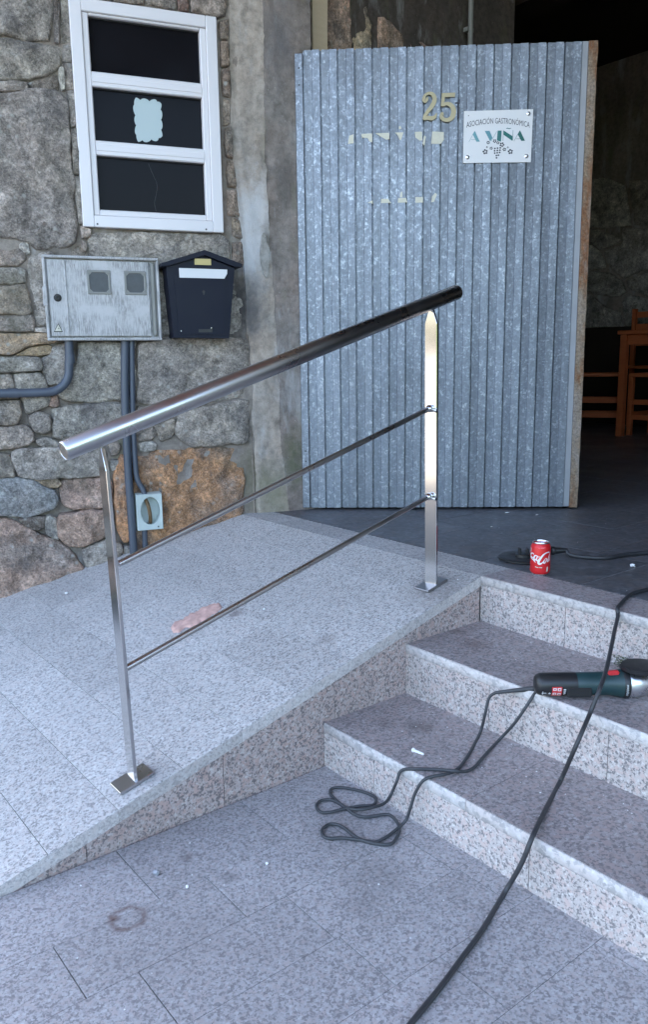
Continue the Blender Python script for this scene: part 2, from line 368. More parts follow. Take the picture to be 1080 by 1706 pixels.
M['grey_rubber'] = plain('grey_cable_rubber', (.042, .044, .048), .55, 0, .3, 60)
M['conduit'] = plain('blue_grey_conduit', (.060, .072, .095), .45, 0, .2, 18)
M['brass'] = plain('brass', (.30, .25, .155), .45, .6, .25, 40)
M['gold_plate'] = plain('gold_plate', (.46, .37, .17), .45, .5, .08, 40)
M['box'] = weathered_box('weathered_polyester')
M['boxwin'] = plain('cloudy_window', (.075, .08, .085), .4, 0, .3, 35, 0, .25)
M['boxrim'] = plain('grey_window_rim', (.21, .21, .195), .6, 0, .2, 35)
M['junction'] = plain('pale_green_grey_plastic', (.44, .50, .48), .6, 0, .14, 25)
M['rusty_strip'] = plain('rusty_strip', (.16, .10, .05), .7, .3, .4, 60)
M['red'] = plain('red_can_paint', (.62, .018, .022), .28, .15, .05, 8)
M['alu'] = plain('aluminium', (.70, .70, .71), .28, 1.0, .06, 30)
M['tool_green'] = plain('dark_green_plastic', (.015, .042, .045), .42, 0, .15, 25)
M['tool_red'] = plain('red_plastic', (.60, .03, .035), .4, 0, .08, 25)
M['print_white'] = plain('white_print', (.72, .72, .72), .6, 0, .04, 30)
M['print_dark'] = plain('dark_print', (.035, .035, .05), .6, 0, .1, 30)
M['tape'] = plain('old_tape', (.55, .53, .44), .7, 0, .15, 60)
M['pink'] = plain('pink_scrap', (.56, .35, .30), .85, 0, .4, 28, .6)
M['foam'] = plain('white_crumb', (.78, .78, .78), .8, 0, .06, 60, .4)
M['wood'] = wood('orange_brown_wood', (.50, .135, .045), (.36, .085, .028))
M['dark_wood'] = wood('dark_wood', (.03, .02, .015), (.02, .013, .01))
M['raw_wood'] = wood('raw_pale_timber', (.66, .53, .38), (.55, .43, .30))
M['roof'] = plain('clay_roof', (.30, .13, .08), .85, 0, .3, 12, .4)
M['soil'] = plain('street_asphalt', (.19, .178, .16), .95, 0, .3, 3, .4, .2)
M['moss'] = plain('moss', (.05, .085, .025), .95, 0, .4, 60, .5, .2)

# ------------------------------------------------------------------ ground, paving, ramp, floor (the setting)
LAND = .458                       # height of the landing
T1, T2 = .136, .300               # heights of the two lower treads
X1, X2, X3 = 1.357, 1.690, 2.041  # fronts of the three risers
YR = 1.745                        # side of the ramp, where the steps end
UP = Vector((0, 0, 1))
WT = Vector((.957835, -.287318, 0))     # along the stone facade, to the right
WO = Vector((-.287318, -.957835, 0))    # out of the facade, towards the street
WP = Vector((2.256, 3.18, 0))           # foot of the pillar corner
def W(u, z, off=0.0): return WP + WT * u + WO * off + UP * z
def ramp_z(x): return min(LAND, .03 + .2675 * (x - .44))
def wall_y(x): return WP.y - (x - WP.x) * .29997

g = MB(); g.add([(-90, -90, -.04), (90, -90, -.04), (90, 90, -.04), (-90, 90, -.04)], [(0, 1, 2, 3)])
mesh('ground', g, M['soil'], kind='structure')

rj = random.Random(3)
def tiles(name, rects, mat, parent, zf, thick, gap=.0012, jit=.0003, gy=.0005):
    for (x0, x1, ya, yb, yc, yd) in rects:     # x range; y range at x0 and at x1
        j = rj.uniform(-jit, jit)
        top = [(x0 + gap, ya + gy, zf(x0 + gap) + j), (x1 - gap, yc + gy, zf(x1 - gap) + j), (x1 - gap, yd - gy, zf(x1 - gap) + j), (x0 + gap, yb - gy, zf(x0 + gap) + j)]
        mesh(name, MB().slab(top, (0, 0, -thick), .0004), mat, parent)

pav = MB().box((.2, -.62, -.022), (3.6, 4.66, .030))
paving = mesh('pavement', pav, M['grout'], kind='structure', base=(.2, -.6, 0))
rects = []
ys = [YR - .008, 1.505, 1.330, 1.155, .983, .808, .633, .458, .283, .108, -.067, -.242, -.417, -.592, -.767, -.942, -1.117, -1.292, -1.467, -1.642]
for k in range(len(ys) - 1):
    off = [.337, .457, .203, .213, .333, .245][k % 6] if k < 6 else rj.uniform(0, .36)
    x = -1.6 + (off + 1.6) % .36 - .36
    while x < X1 + .3:
        a, b = max(x, -1.6), min(x + .36, X1 + .012)
        if b - a > .03: rects.append((a, b, ys[k + 1], ys[k], ys[k + 1], ys[k]))
        x += .36
tiles('paving_tile', rects, M['paving'], paving, lambda x: 0.0, .008)

# ramp: a sloping bed carrying granite setts in columns across the slope
rb_ = MB()
xs0, xs1, xs2 = .30, X3, 2.195
prof = [(xs0, -.02), (xs0, ramp_z(xs0) - .032), (xs1, LAND - .032), (xs2, LAND - .032), (xs2, -.02)]
vs = []; n = len(prof)
for (x, z) in prof: vs.append((x, YR + .022, z))
for (x, z) in prof: vs.append((x, wall_y(x) + .12, z))
rb_.add(vs, [tuple(range(n)), tuple(range(2 * n - 1, n - 1, -1))] + [(i, i + n, (i + 1) % n + n, (i + 1) % n) for i in range(n)])
rampo = mesh('ramp', rb_, M['ramp_grout'], kind='structure', base=(1.2, 2.4, 0))
cols = [.335, .535, .712, .892, 1.076, 1.268, 1.467, 1.668, 1.876, X3, 2.195]
firsty = [1.94, 1.936, 2.347, 1.925, 2.290, 2.178, 2.205, 2.292, 2.084, 2.12, 2.10]
gp = .0009
for k in range(len(cols) - 1):
    x0, x1 = cols[k], cols[k + 1]; xm = (x0 + x1) / 2
    yend = wall_y(xm) + .04; y = YR - .004; nxt = firsty[k]; firstrow = True
    while y < yend - .02:
        y2 = min(nxt, yend)
        j = rj.uniform(-.0006, .0006)
        z0, z1 = ramp_z(x0 + gp) + j, ramp_z(x1 - gp) + j
        ya = y + (0 if firstrow else .0002)
        mesh('ramp_tile', MB().slab([(x0 + gp, ya, z0), (x1 - gp, ya, z1), (x1 - gp, y2 - .0002, z1), (x0 + gp, y2 - .0002, z0)], (0, 0, -.031), .0004), M['ramp'], rampo)
        firstrow = False; y = y2; nxt = y2 + .42 + rj.uniform(-.02, .02)
# sawn edge slabs that close the ramp towards the steps
for (x0, x1) in ((.335, .712), (.712, 1.076), (1.076, 1.467), (1.467, 1.876), (1.876, X3)):
    mesh('edge_slab', MB().slab([(x0 + .0003, YR - .005, ramp_z(x0) - .0345), (x1 - .0003, YR - .005, ramp_z(x1) - .0345), (x1 - .0003, YR - .005, ramp_z(x1) - .002), (x0 + .0003, YR - .005, ramp_z(x0) - .002)], (0, .0016, 0), .0002), M['ramp_edge'], rampo)
for (x0, x1) in ((.36, .626), (.626, 1.013), (1.013, 1.40), (1.40, 1.735), (1.735, X3 - .003)):
    zt0, zt1 = ramp_z(x0) - .0335, ramp_z(x1) - .0335
    mesh('side_slab', MB().slab([(x0 + .001, YR - .003, -.012), (x1 - .001, YR - .003, -.012), (x1 - .001, YR - .003, zt1), (x0 + .001, YR - .003, zt0)], (0, .022, 0), .0005), M['side'], rampo)

# steps: core, riser slabs, tread slabs with a sawn front edge
steps = thing('granite_steps', (1.7, .3, 0), 'three grey and pinkish speckled granite steps beside the ramp, with pale sawn nosings', 'steps')
YE = -1.45
core = MB()
for (x0, zt) in ((X1 + .02, T1 - .031), (X2 + .02, T2 - .031), (X3 + .02, LAND - .031)):
    core.box(((x0 + 2.19) / 2, (YE + YR) / 2 + .003, zt / 2 - .02), (2.19 - x0, YR - YE - .01, zt + .04))
mesh('core', core, M['grout'], steps)
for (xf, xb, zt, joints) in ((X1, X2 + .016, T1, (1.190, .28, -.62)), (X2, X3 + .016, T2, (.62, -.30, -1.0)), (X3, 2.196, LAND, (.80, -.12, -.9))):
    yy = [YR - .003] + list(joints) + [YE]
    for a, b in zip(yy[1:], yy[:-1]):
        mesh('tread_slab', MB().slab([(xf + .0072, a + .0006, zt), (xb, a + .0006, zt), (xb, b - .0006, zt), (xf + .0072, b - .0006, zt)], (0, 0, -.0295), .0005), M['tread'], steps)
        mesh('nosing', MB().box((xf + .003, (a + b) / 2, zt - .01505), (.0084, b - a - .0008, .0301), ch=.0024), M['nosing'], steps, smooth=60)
for (xf, z0, z1, joints) in ((X1, -.012, T1 - .0298, (1.52, 1.0, .62, .24, -.14, -.52, -.9)), (X2, T1 - .02, T2 - .0298, (1.402, 1.023, .64, .26, -.12, -.5, -.9)), (X3, T2 - .02, LAND - .0298, (1.404, 1.02, .64, .26, -.12, -.5, -.9))):
    yy = [YR - .003] + list(joints) + [YE]
    for a, b in zip(yy[1:], yy[:-1]):
        mesh('riser_slab', MB().slab([(xf, b - .0009, z0), (xf, a + .0009, z0), (xf, a + .0009, z1), (xf, b - .0009, z1)], (.018, 0, 0), .0005), M['riser'], steps)

# floor inside: dark slate tiles
fl = MB().box((5.2, 2.0, LAND - .0262), (5.98, 10.4, .05))
floor = mesh('interior_floor', fl, M['pale_grout'], kind='structure', base=(5.2, 2, LAND))
rects = []; X0 = 2.200
rowy = 1.46
k = 0
for c_ in range(14):
    x0 = X0 + .42 * c_; x1 = x0 + .42
    if x1 > 8.1: break
    y = rowy - .42 * 6 + (.21 if c_ % 2 else 0)
    while y < 7.0:
        ytop = y + .42
        if not (y > 3.2 and x0 < 2.4) and not (y > 3.1 and x1 < 3.3 and y > 3.6):
            rects.append((x0, x1, y, min(ytop, 3.5 if x0 < 3.9 else 7), y, min(ytop, 3.5 if x0 < 3.9 else 7)))
        y += .42
tiles('floor_tile', [q for q in rects if q[3] - q[2] > .05], M['slate'], floor, lambda x: LAND, .006, .0015, gy=.0015)

# ------------------------------------------------------------------ the stone house
house = thing('stone_house', (1.2, 3.5, 0), 'old field-stone house wall with a small white window, patched mortar joints and dark doorway', 'house')
TONE = {'g': (.365, .32, .275), 'n': (.335, .275, .225), 'd': (.16, .133, .113), 'w': (.50, .455, .40), 't': (.41, .295, .185), 'p': (.41, .28, .22), 'o': (.50, .265, .14), 's': (.29, .285, .285), 'r': (.33, .25, .19), 'q': (.35, .165, .11), 'b': (.62, .42, .31), 'y': (.70, .52, .35)}
UL, UR = -2.62, .0               # ends of the facade
WIN = (-.874, -.264, 1.752, 2.637)   # outer edge of the window frame
def fbm(p, s, o=4):
    v = 0; a = 1
    for i in range(o): v += a * noise.noise(p * s * (2 ** i)); a *= .5
    return v
def in_window(u, z, m=.03): return WIN[0] + m < u < WIN[1] - m and WIN[2] + m < z < WIN[3] - m
# mortar bed: an uneven sheet behind the stones, left open at the window
mb = MB(); du = .028; nu = int((UR + .02 - UL) / du); nz = int(4.5 / du); idx = {}
for i in range(nu + 1):
    for j in range(nz + 1):
        u = UL + i * du; z = -.1 + j * du
        idx[i, j] = len(mb.v); mb.v.append(W(u, z, (-.040 if (z < 1.25 and u < -.62 and not (-.83 < u and z > .75)) else -.016) + .012 * fbm(Vector((u, z, 1)), 5) + .007 * fbm(Vector((u, z, 4)), 22, 3)))
for i in range(nu):
    for j in range(nz):
        u = UL + (i + .5) * du; z = -.1 + (j + .5) * du
        if not in_window(u, z): mb.f.append((idx[i, j], idx[i + 1, j], idx[i + 1, j + 1], idx[i, j + 1]))
mesh('mortar', mb, M['mortar'], house, smooth=70)

def stone(poly, tone, rs, frame=W, depth=.05, parent=house, mat='rock', rough=1.0, name='stone'):
    """one field stone: a jittered outline, rounded shoulders and a hummocky face"""
    n0 = len(poly); area = .5 * sum(poly[i][0] * poly[(i + 1) % n0][1] - poly[(i + 1) % n0][0] * poly[i][1] for i in range(n0))
    if area < 0: poly = poly[::-1]; area = -area
    out = []; size = sqrt(area); step = max(.008, min(.022, size / 9))
    for i in range(n0):
        a = Vector((*poly[i], 0)); b = Vector((*poly[(i + 1) % n0], 0)); k = max(1, int((b - a).length / step))
        out += [a.lerp(b, t / k) for t in range(k)]
    m = len(out)
    out = [(out[i - 1] + out[i] * 4 + out[(i + 1) % m]) / 6 for i in range(m)]
    sd = Vector((rs.uniform(0, 50), rs.uniform(0, 50), rs.uniform(0, 50))); c = sum(out, Vector()) / m
    am = min(.011, size * .055)
    out = [p + (p - c).normalized() * (am * noise.noise(p * 14 + sd) + am * .7 * noise.noise(p * 45 + sd) + .0048) for p in out]
    rmean = sum((p - c).length for p in out) / m; rmin = min((p - c).length for p in out)
    tilt = Vector((rs.uniform(-1, 1), rs.uniform(-1, 1), 0)) * .055; off0 = rs.uniform(-.012, .008)
    rings = [(0, -depth), (0, -.022), (min(.002, rmin * .06), -.007), (min(.006, rmin * .16), -.001), (min(.013, rmin * .30), .003)]
    big = max(2, min(9, int(rmean / .022)))
    for k in range(1, big): rings.append((None, k / big))
    vs = []; base_in = rings[4][0]
    for (ins, o) in rings:
        for p in out:
            d = p - c; L = d.length
            if ins is not None: q = c + d * (1 - ins / L); h = o
            else: q = c + d * (1 - base_in / L) * (1 - o); h = .003 + .002 * min(1, o * 2) * min(1, size / .2)
            if h > -.02:
                h += rough * (min(.017, size * .10) * fbm(q + sd, 9, 3) - min(.016, size * .07) * abs(noise.noise(q * 10 + sd * 2)) - min(.008, size * .045) * abs(noise.noise(q * 26 + sd * 3)) + min(.006, size * .04) + min(.004, size * .03) * fbm(q + sd, 48, 2)) * (1 if h > -.004 else .5)
                h += (q - c).dot(tilt)
            vs.append(frame(q.x, q.y, h + (off0 if h > -.03 else 0)))
    nr = len(rings); vs.append(frame(c.x, c.y, .009 + rough * min(.014, size * .09) * fbm(c + sd, 9, 3) + off0))
    fs = []
    for r_ in range(nr - 1):
        for i in range(m):
            j = (i + 1) % m; fs.append((r_ * m + i, r_ * m + j, (r_ + 1) * m + j, (r_ + 1) * m + i))
    for i in range(m): fs.append(((nr - 1) * m + i, (nr - 1) * m + (i + 1) % m, nr * m))
    k = rs.uniform(.88, 1.12); t = TONE[tone]
    return mesh(name, MB().add(vs, fs), M[mat], parent, smooth=55, color=(t[0] * k * rs.uniform(.97, 1.03), t[1] * k, t[2] * k * rs.uniform(.97, 1.03)))
STONES = [ ('g',[(-1.151,2.673),(-.932,2.705),(-.934,2.618),(-.948,2.495),(-.957,2.465),(-1.007,2.461),(-1.052,2.464),(-1.099,2.47),(-1.168,2.463)]),('d',[(-.923,2.706),(-.902,2.709),(-.92,2.46),(-.938,2.462)]),('g',[(-.895,2.71),(-.861,2.715),(-.87,2.471),(-.913,2.466)]),('g',[(-1.17,2.446),(-1.1,2.452),(-1.031,2.454),(-.962,2.451),(-.911,2.45),(-.912,2.41),(-.916,2.387),(-.931,2.369),(-.951,2.347),(-1.017,2.329),(-1.053,2.314),(-1.098,2.309),(-1.181,2.302)]),('g',[(-.904,2.458),(-.859,2.463),(-.861,2.4),(-.908,2.394)]),('g',[(-.906,2.39),(-.861,2.395),(-.863,2.297),(-.906,2.29)]),('g',[(-.904,2.286),(-.864,2.29),(-.865,2.163),(-.895,2.144),(-.9,2.241)]),('g',[(-.896,2.137),(-.864,2.14),(-.864,1.964),(-.896,1.962)]),('g',[(-.894,1.955),(-.86,1.957),(-.867,1.767),(-.89,1.766)]),('n',[(-1.182,2.291),(-1.11,2.301),(-1.054,2.3),(-1.054,2.271),(-1.091,2.263),(-1.186,2.251)]),('n',[(-1.047,2.303),(-.96,2.328),(-.952,2.345),(-.935,2.342),(-.935,2.287),(-.975,2.281),(-1.021,2.283),(-1.043,2.285)]),('w',[(-.926,2.37),(-.908,2.372),(-.909,2.29),(-.923,2.286),(-.929,2.34)]),('g',[(-1.186,2.242),(-1.116,2.251),(-1.056,2.266),(-.975,2.274),(-.929,2.268),(-.902,2.245),(-.9,2.172),(-.898,2.032),(-.898,1.89),(-.898,1.746),(-.902,1.685),(-.936,1.662),(-1.068,1.65),(-1.095,1.678),(-1.127,1.689),(-1.147,1.695),(-1.232,1.696)]),('w',[(-1.135,1.669),(-1.118,1.684),(-1.099,1.68),(-1.091,1.637),(-1.107,1.632),(-1.127,1.65)]),('n',[(-1.235,1.654),(-1.164,1.649),(-1.138,1.655),(-1.112,1.632),(-1.109,1.618),(-1.129,1.598),(-1.156,1.585),(-1.241,1.583)]),('g',[(-1.242,1.573),(-1.17,1.577),(-1.125,1.583),(-1.115,1.569),(-1.123,1.521),(-1.173,1.51),(-1.247,1.509)]),('n',[(-1.248,1.501),(-1.176,1.505),(-1.124,1.513),(-1.113,1.472),(-1.102,1.399),(-1.131,1.384),(-1.185,1.391),(-1.257,1.39)]),('g',[(-1.106,1.594),(-1.091,1.635),(-1.057,1.648),(-.997,1.645),(-.999,1.45),(-1.007,1.338),(-1.087,1.34),(-1.099,1.399),(-1.108,1.497)]),('n',[(-1.258,1.376),(-1.186,1.379),(-1.124,1.389),(-1.102,1.392),(-1.095,1.362),(-1.103,1.323),(-1.191,1.32),(-1.263,1.32)]),('w',[(-1.097,1.335),(-1.008,1.333),(-1.009,1.318),(-1.098,1.318)]),('t',[(-1.264,1.31),(-1.191,1.313),(-1.118,1.313),(-1.009,1.31),(-1.012,1.272),(-1.097,1.265),(-1.134,1.256),(-1.198,1.226),(-1.271,1.227)]),('t',[(-1.127,1.251),(-1.049,1.263),(-1.03,1.252),(-1.042,1.225),(-1.101,1.22),(-1.187,1.221),(-1.167,1.231)]),('g',[(-1.272,1.215),(-1.199,1.216),(-1.092,1.213),(-1.081,1.187),(-1.079,1.155),(-1.154,1.153),(-1.204,1.152),(-1.277,1.153)]),('g',[(-1.033,1.25),(-.955,1.275),(-.945,1.198),(-.967,1.132),(-1.017,1.097),(-1.062,1.093),(-1.072,1.149),(-1.083,1.205),(-1.043,1.22)]),('g',[(-1.198,1.144),(-1.092,1.145),(-1.077,1.119),(-1.062,1.086),(-1.055,1.042),(-1.068,1.009),(-1.104,.987),(-1.144,.968),(-1.163,.979),(-1.172,1.04),(-1.188,1.089)]),('n',[(-1.278,1.141),(-1.21,1.142),(-1.193,1.081),(-1.187,1.041),(-1.286,1.043)]),('n',[(-1.287,1.033),(-1.18,1.03),(-1.178,.974),(-1.2,.934),(-1.222,.93),(-1.295,.933)]),('g',[(-.93,1.275),(-.747,1.274),(-.684,1.284),(-.684,1.195),(-.694,1.021),(-.765,1.018),(-.866,1.015),(-.987,1.024),(-1.018,1.046),(-1.022,1.059),(-.96,1.129),(-.937,1.206)]),('p',[(-1.056,1.037),(-1.027,1.054),(-1.023,1.007),(-1.036,1.0),(-1.061,1.006)]),('g',[(-1.054,.99),(-1.006,1.002),(-.789,1.01),(-.7,1.005),(-.697,.957),(-.729,.918),(-.782,.912),(-.902,.866),(-.992,.844),(-1.061,.868),(-1.057,.913),(-1.045,.943),(-1.058,.97)]),('g',[(-1.154,.966),(-1.107,.982),(-1.066,.965),(-1.06,.939),(-1.068,.897),(-1.089,.888),(-1.13,.895),(-1.147,.932)]),('n',[(-1.296,.923),(-1.222,.922),(-1.184,.928),(-1.153,.917),(-1.134,.875),(-1.136,.854),(-1.167,.835),(-1.23,.825),(-1.304,.826)]),('g',[(-1.128,.859),(-1.09,.87),(-1.042,.852),(-1.036,.828),(-1.094,.823),(-1.122,.84)]),('g',[(-1.231,.815),(-1.179,.827),(-1.031,.822),(-.93,.828),(-.847,.824),(-.835,.774),(-.851,.689),(-.939,.686),(-1.141,.692),(-1.213,.707),(-1.224,.757)]),('n',[(-.826,.825),(-.784,.839),(-.769,.812),(-.787,.777),(-.817,.773)]),('w',[(-.82,.757),(-.786,.753),(-.791,.718),(-.815,.706)]),('n',[(-1.305,.814),(-1.237,.802),(-1.224,.749),(-1.228,.705),(-1.314,.706)]),('t',[(-1.153,.69),(-1.054,.689),(-1.035,.663),(-1.056,.649),(-1.094,.651)]),('s',[(-1.315,.695),(-1.214,.697),(-1.154,.682),(-1.07,.639),(-1.055,.6),(-1.063,.558),(-1.14,.537),(-1.203,.526),(-1.254,.533),(-1.328,.542)]),('p',[(-1.026,.681),(-.875,.677),(-.828,.671),(-.828,.542),(-.949,.535),(-1.013,.548),(-1.044,.573),(-1.05,.632)]),('p',[(-1.052,.53),(-.949,.53),(-.829,.531),(-.826,.495),(-.846,.418),(-.893,.395),(-.961,.362),(-1.025,.374),(-1.065,.425),(-1.065,.493)]),('d',[(-1.228,.518),(-1.116,.522),(-1.122,.476),(-1.158,.458),(-1.194,.48)]),('w',[(-1.117,.508),(-1.098,.523),(-1.069,.504),(-1.068,.412),(-1.11,.435),(-1.118,.457)]),('p',[(-1.33,.521),(-1.255,.515),(-1.194,.472),(-1.086,.408),(-1.013,.351),(-.962,.268),(-1.079,.149),(-1.365,.089)]),('g',[(-.969,.352),(-.893,.384),(-.842,.401),(-.838,.291),(-.942,.246),(-.96,.29)]),('n',[(-.824,.38),(-.796,.363),(-.789,.334),(-.805,.302),(-.83,.293)]),('g',[(-.783,.35),(-.742,.352),(-.734,.309),(-.787,.283)]),('o',[(-.808,.692),(-.777,.774),(-.74,.769),(-.749,.381),(-.787,.371),(-.81,.443),(-.81,.582)]),('o',[(-.719,.768),(-.615,.784),(-.504,.795),(-.391,.789),(-.247,.782),(-.216,.749),(-.204,.653),(-.199,.536),(-.21,.472),(-.26,.423),(-.525,.345),(-.745,.31),(-.733,.52),(-.725,.659)]),('g',[(-.512,.922),(-.497,.949),(-.383,.981),(-.225,1.007),(-.166,1.002),(-.173,.809),(-.232,.795),(-.363,.799),(-.434,.797),(-.503,.826),(-.523,.862)]),('n',[(-.697,.859),(-.623,.894),(-.605,.866),(-.639,.838),(-.691,.835)]),('n',[(-.614,.899),(-.525,.928),(-.526,.868),(-.543,.841),(-.591,.83),(-.603,.858)]),('w',[(-.697,.824),(-.64,.832),(-.613,.817),(-.623,.79),(-.686,.783)]),('g',[(-.672,1.273),(-.481,1.294),(-.171,1.293),(-.158,1.257),(-.165,1.036),(-.224,1.021),(-.496,.977),(-.687,1.007)]),('n',[(-.687,.994),(-.523,.972),(-.53,.94),(-.603,.912),(-.693,.889)]),('g',[(-.856,1.721),(-.82,1.735),(-.283,1.748),(-.239,1.724),(-.233,1.659),(-.235,1.603),(-.467,1.592),(-.729,1.585),(-.864,1.601)]),('n',[(-.883,1.756),(-.844,1.744),(-.844,1.714),(-.881,1.706)]),('n',[(-.923,1.665),(-.888,1.678),(-.871,1.64),(-.879,1.6),(-.938,1.599)]),('n',[(-.882,1.701),(-.863,1.682),(-.87,1.65),(-.884,1.666)]),('g',[(-.729,1.575),(-.235,1.593),(-.204,1.514),(-.172,1.461),(-.171,1.304),(-.48,1.304),(-.746,1.294)]),('g',[(-.978,1.573),(-.74,1.574),(-.757,1.289),(-.998,1.3)]),('r',[(-.246,2.63),(-.205,2.645),(-.211,2.559),(-.246,2.559)]),('r',[(-.246,2.545),(-.214,2.549),(-.209,2.458),(-.245,2.449)]),('r',[(-.243,2.435),(-.21,2.443),(-.211,2.331),(-.241,2.333)]),('r',[(-.239,2.319),(-.212,2.316),(-.213,2.22),(-.243,2.21)]),('r',[(-.238,2.196),(-.208,2.203),(-.209,2.078),(-.237,2.086)]),('r',[(-.232,2.066),(-.207,2.063),(-.194,1.958),(-.233,1.96)]),('r',[(-.237,1.94),(-.192,1.942),(-.182,1.83),(-.235,1.837)]),('r',[(-.219,1.823),(-.183,1.814),(-.171,1.731),(-.216,1.745)]),('r',[(-.22,1.714),(-.175,1.716),(-.166,1.621),(-.218,1.599)]),('n',[(-.875,2.713),(-.694,2.739),(-.7,2.649),(-.879,2.642)]),('n',[(-.684,2.741),(-.562,2.758),(-.568,2.653),(-.69,2.646)]),('n',[(-.552,2.76),(-.431,2.777),(-.432,2.653),(-.558,2.652)]),('q',[(-.422,2.71),(-.381,2.711),(-.381,2.651),(-.422,2.65)]),('n',[(-.364,2.787),(-.207,2.809),(-.213,2.654),(-.251,2.639),(-.371,2.647)]),('n',[(-.418,2.779),(-.375,2.785),(-.38,2.72),(-.421,2.717)]), ] 
rs = random.Random(11)
for tone, poly in STONES: stone(poly, tone, rs)
# coursed rubble where the facade runs on past the traced part: to the left and above the window
def rubble(u0, u1, z0, z1, rs, tones='gggnnp', hmin=.14, hmax=.26, wmin=.2, wmax=.44):
    z = z0
    while z < z1 - .05:
        h = min(rs.uniform(hmin, hmax), z1 - z); u = u0
        while u < u1 - .03:
            w_ = min(rs.uniform(wmin, wmax), u1 - u)
            if u1 - u - w_ < .1: w_ = u1 - u
            q = lambda s: rs.uniform(0, s)
            stone([(u + .008 + q(.015), z + .008 + q(.012)), (u + w_ * .5, z + .006 + q(.012)), (u + w_ - .008 - q(.015), z + .008 + q(.012)), (u + w_ - .006, z + h * .5), (u + w_ - .008 - q(.02), z + h - .008 - q(.015)), (u + w_ * .5, z + h - .006 - q(.01)), (u + .008 + q(.02), z + h - .008 - q(.015)), (u + .006, z + h * .5)], rs.choice(tones), rs)
            u += w_
        z += h
rubble(UL, -1.345, 0.0, 2.72, rs); rubble(UL, -.24, 2.74, 4.45, rs, hmin=.2, hmax=.32, wmin=.3, wmax=.6)

# window: white plastic frame with three fixed lights
win = MB(); f0, f1, f2 = .062, .0, .0
u0, u1, z0, z1 = WIN
def wbox(b, ua, ub, za, zb, o0, o1, ch=.003):
    b.box(W((ua + ub) / 2, (za + zb) / 2, (o0 + o1) / 2), (ub - ua, zb - za, o1 - o0), (WT, UP, WO), ch)
fw = .048
wbox(win, u0, u0 + fw, z0, z1, -.06, .016); wbox(win, u1 - fw, u1, z0, z1, -.06, .016)
wbox(win, u0 + fw, u1 - fw, z0, z0 + fw, -.06, .0155); wbox(win, u0 + fw, u1 - fw, z1 - fw, z1, -.06, .0155)
wo = mesh('window', win, M['pvc'], house)
ins = MB(); a0, a1, b0, b1 = u0 + fw, u1 - fw, z0 + fw, z1 - fw; iw = .026
wbox(ins, a0 - .001, a0 + iw, b0, b1, -.05, .007, .004); wbox(ins, a1 - iw, a1 + .001, b0, b1, -.05, .007, .004)
wbox(ins, a0 + iw, a1 - iw, b0 - .001, b0 + iw * .95, -.05, .0065, .004); wbox(ins, a0 + iw, a1 - iw, b1 - iw * .4, b1 + .001, -.05, .0065, .004)
mesh('sash', ins, M['pvc'], wo)
for zc in (2.339, 2.072):
    tb = MB(); wbox(tb, a0 + iw - .002, a1 - iw + .002, zc - .029, zc + .029, -.05, .006, .004); wbox(tb, a0 + iw, a1 - iw, zc - .012, zc + .012, .005, .0085, .002)
    mesh('transom', tb, M['pvc'], wo)
for (za, zb) in ((2.368, 2.578), (2.101, 2.310), (1.825, 2.043)):
    gl = MB(); wbox(gl, a0 + iw - .004, a1 - iw + .004, za - .006, zb + .012, -.028, -.022, 0); mesh('pane', gl, M['pane'], wo)
    sl = MB()
    for (p, q, r_, s_) in ((a0 + iw, a1 - iw, za, za + .004), (a0 + iw, a1 - iw, zb - .004, zb)): wbox(sl, p, q, r_, s_, -.022, -.012, 0)
    mesh('seal', sl, M['seal'], wo)
pp = []
for k in range(150):
    a = 2 * pi * k / 150; s8 = .92 + .12 * abs(sin(a * 6.5 + .5 * sin(2 * a))) ** .7 + .035 * sin(a * 3 + 1)
    cx = max(-1, min(1, 1.25 * cos(a))); cy = max(-1, min(1, 1.25 * sin(a)))
    pp.append((-.572 + .058 * cx * s8, 2.206 + .083 * cy * s8 + .006 * cos(a)))
mesh('paper_cutout', MB().prism(pp, WP, WT, UP, WO, -.0215, -.0205), M['paper'], wo)
mesh('crack', MB().tube(catmull([W(-.58, 2.03, -.021), W(-.565, 1.99, -.021), W(-.548, 1.95, -.021), W(-.550, 1.915, -.021), W(-.562, 1.87, -.021), W(-.557, 1.835, -.021)], 3), .0006, 5), M['boxwin'], wo)
dh = MB()
for (u, z) in ((-.815, 1.764), (-.345, 1.763)): dh.lathe([(.004, 0), (.004, .0012)], W(u, z, .0152), WO, 10)
mesh('drain_hole', dh, M['black'], wo)

# the rest of the shell, mostly out of the picture: side, back, upper walls, lintel and roof
def wall_box(name, a, b, mat, parent=house):
    a = Vector(a); b = Vector(b); return mesh(name, MB().box((a + b) / 2, [abs(q) for q in (b - a)]), M[mat], parent)
sh = MB(); pL = W(UL, 0, -.06); pR = W(.02, 0, -.06)
sh.add([pL, pR, pR - WO * .34, pL - WO * .34] + [p + UP * 4.5 for p in (pL, pR, pR - WO * .34, pL - WO * .34)], [(0, 3, 2, 1), (4, 5, 6, 7), (3, 7, 6, 2), (0, 4, 7, 3), (1, 2, 6, 5)])
mesh('wall_core', sh, M['dark_plaster'], house)
wall_box('gable_wall', (-.30, 4.36, -.1), (.06, 7.2, 4.5), 'plaster')
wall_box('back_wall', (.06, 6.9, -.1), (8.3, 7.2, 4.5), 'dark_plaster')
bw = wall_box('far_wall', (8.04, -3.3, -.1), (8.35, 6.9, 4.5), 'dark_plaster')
wall_box('lintel', (2.27, .25, 4.0), (2.60, 3.02, 4.5), 'plaster')
wall_box('right_wall', (2.27, -3.3, -.1), (2.60, .25, 4.5), 'plaster')
wall_box('end_wall', (2.60, -3.3, -.1), (8.04, -3.0, 4.5), 'dark_plaster')
wall_box('ceiling', (2.45, -3.0, 4.2), (8.04, 6.9, 4.3), 'dark_wood')
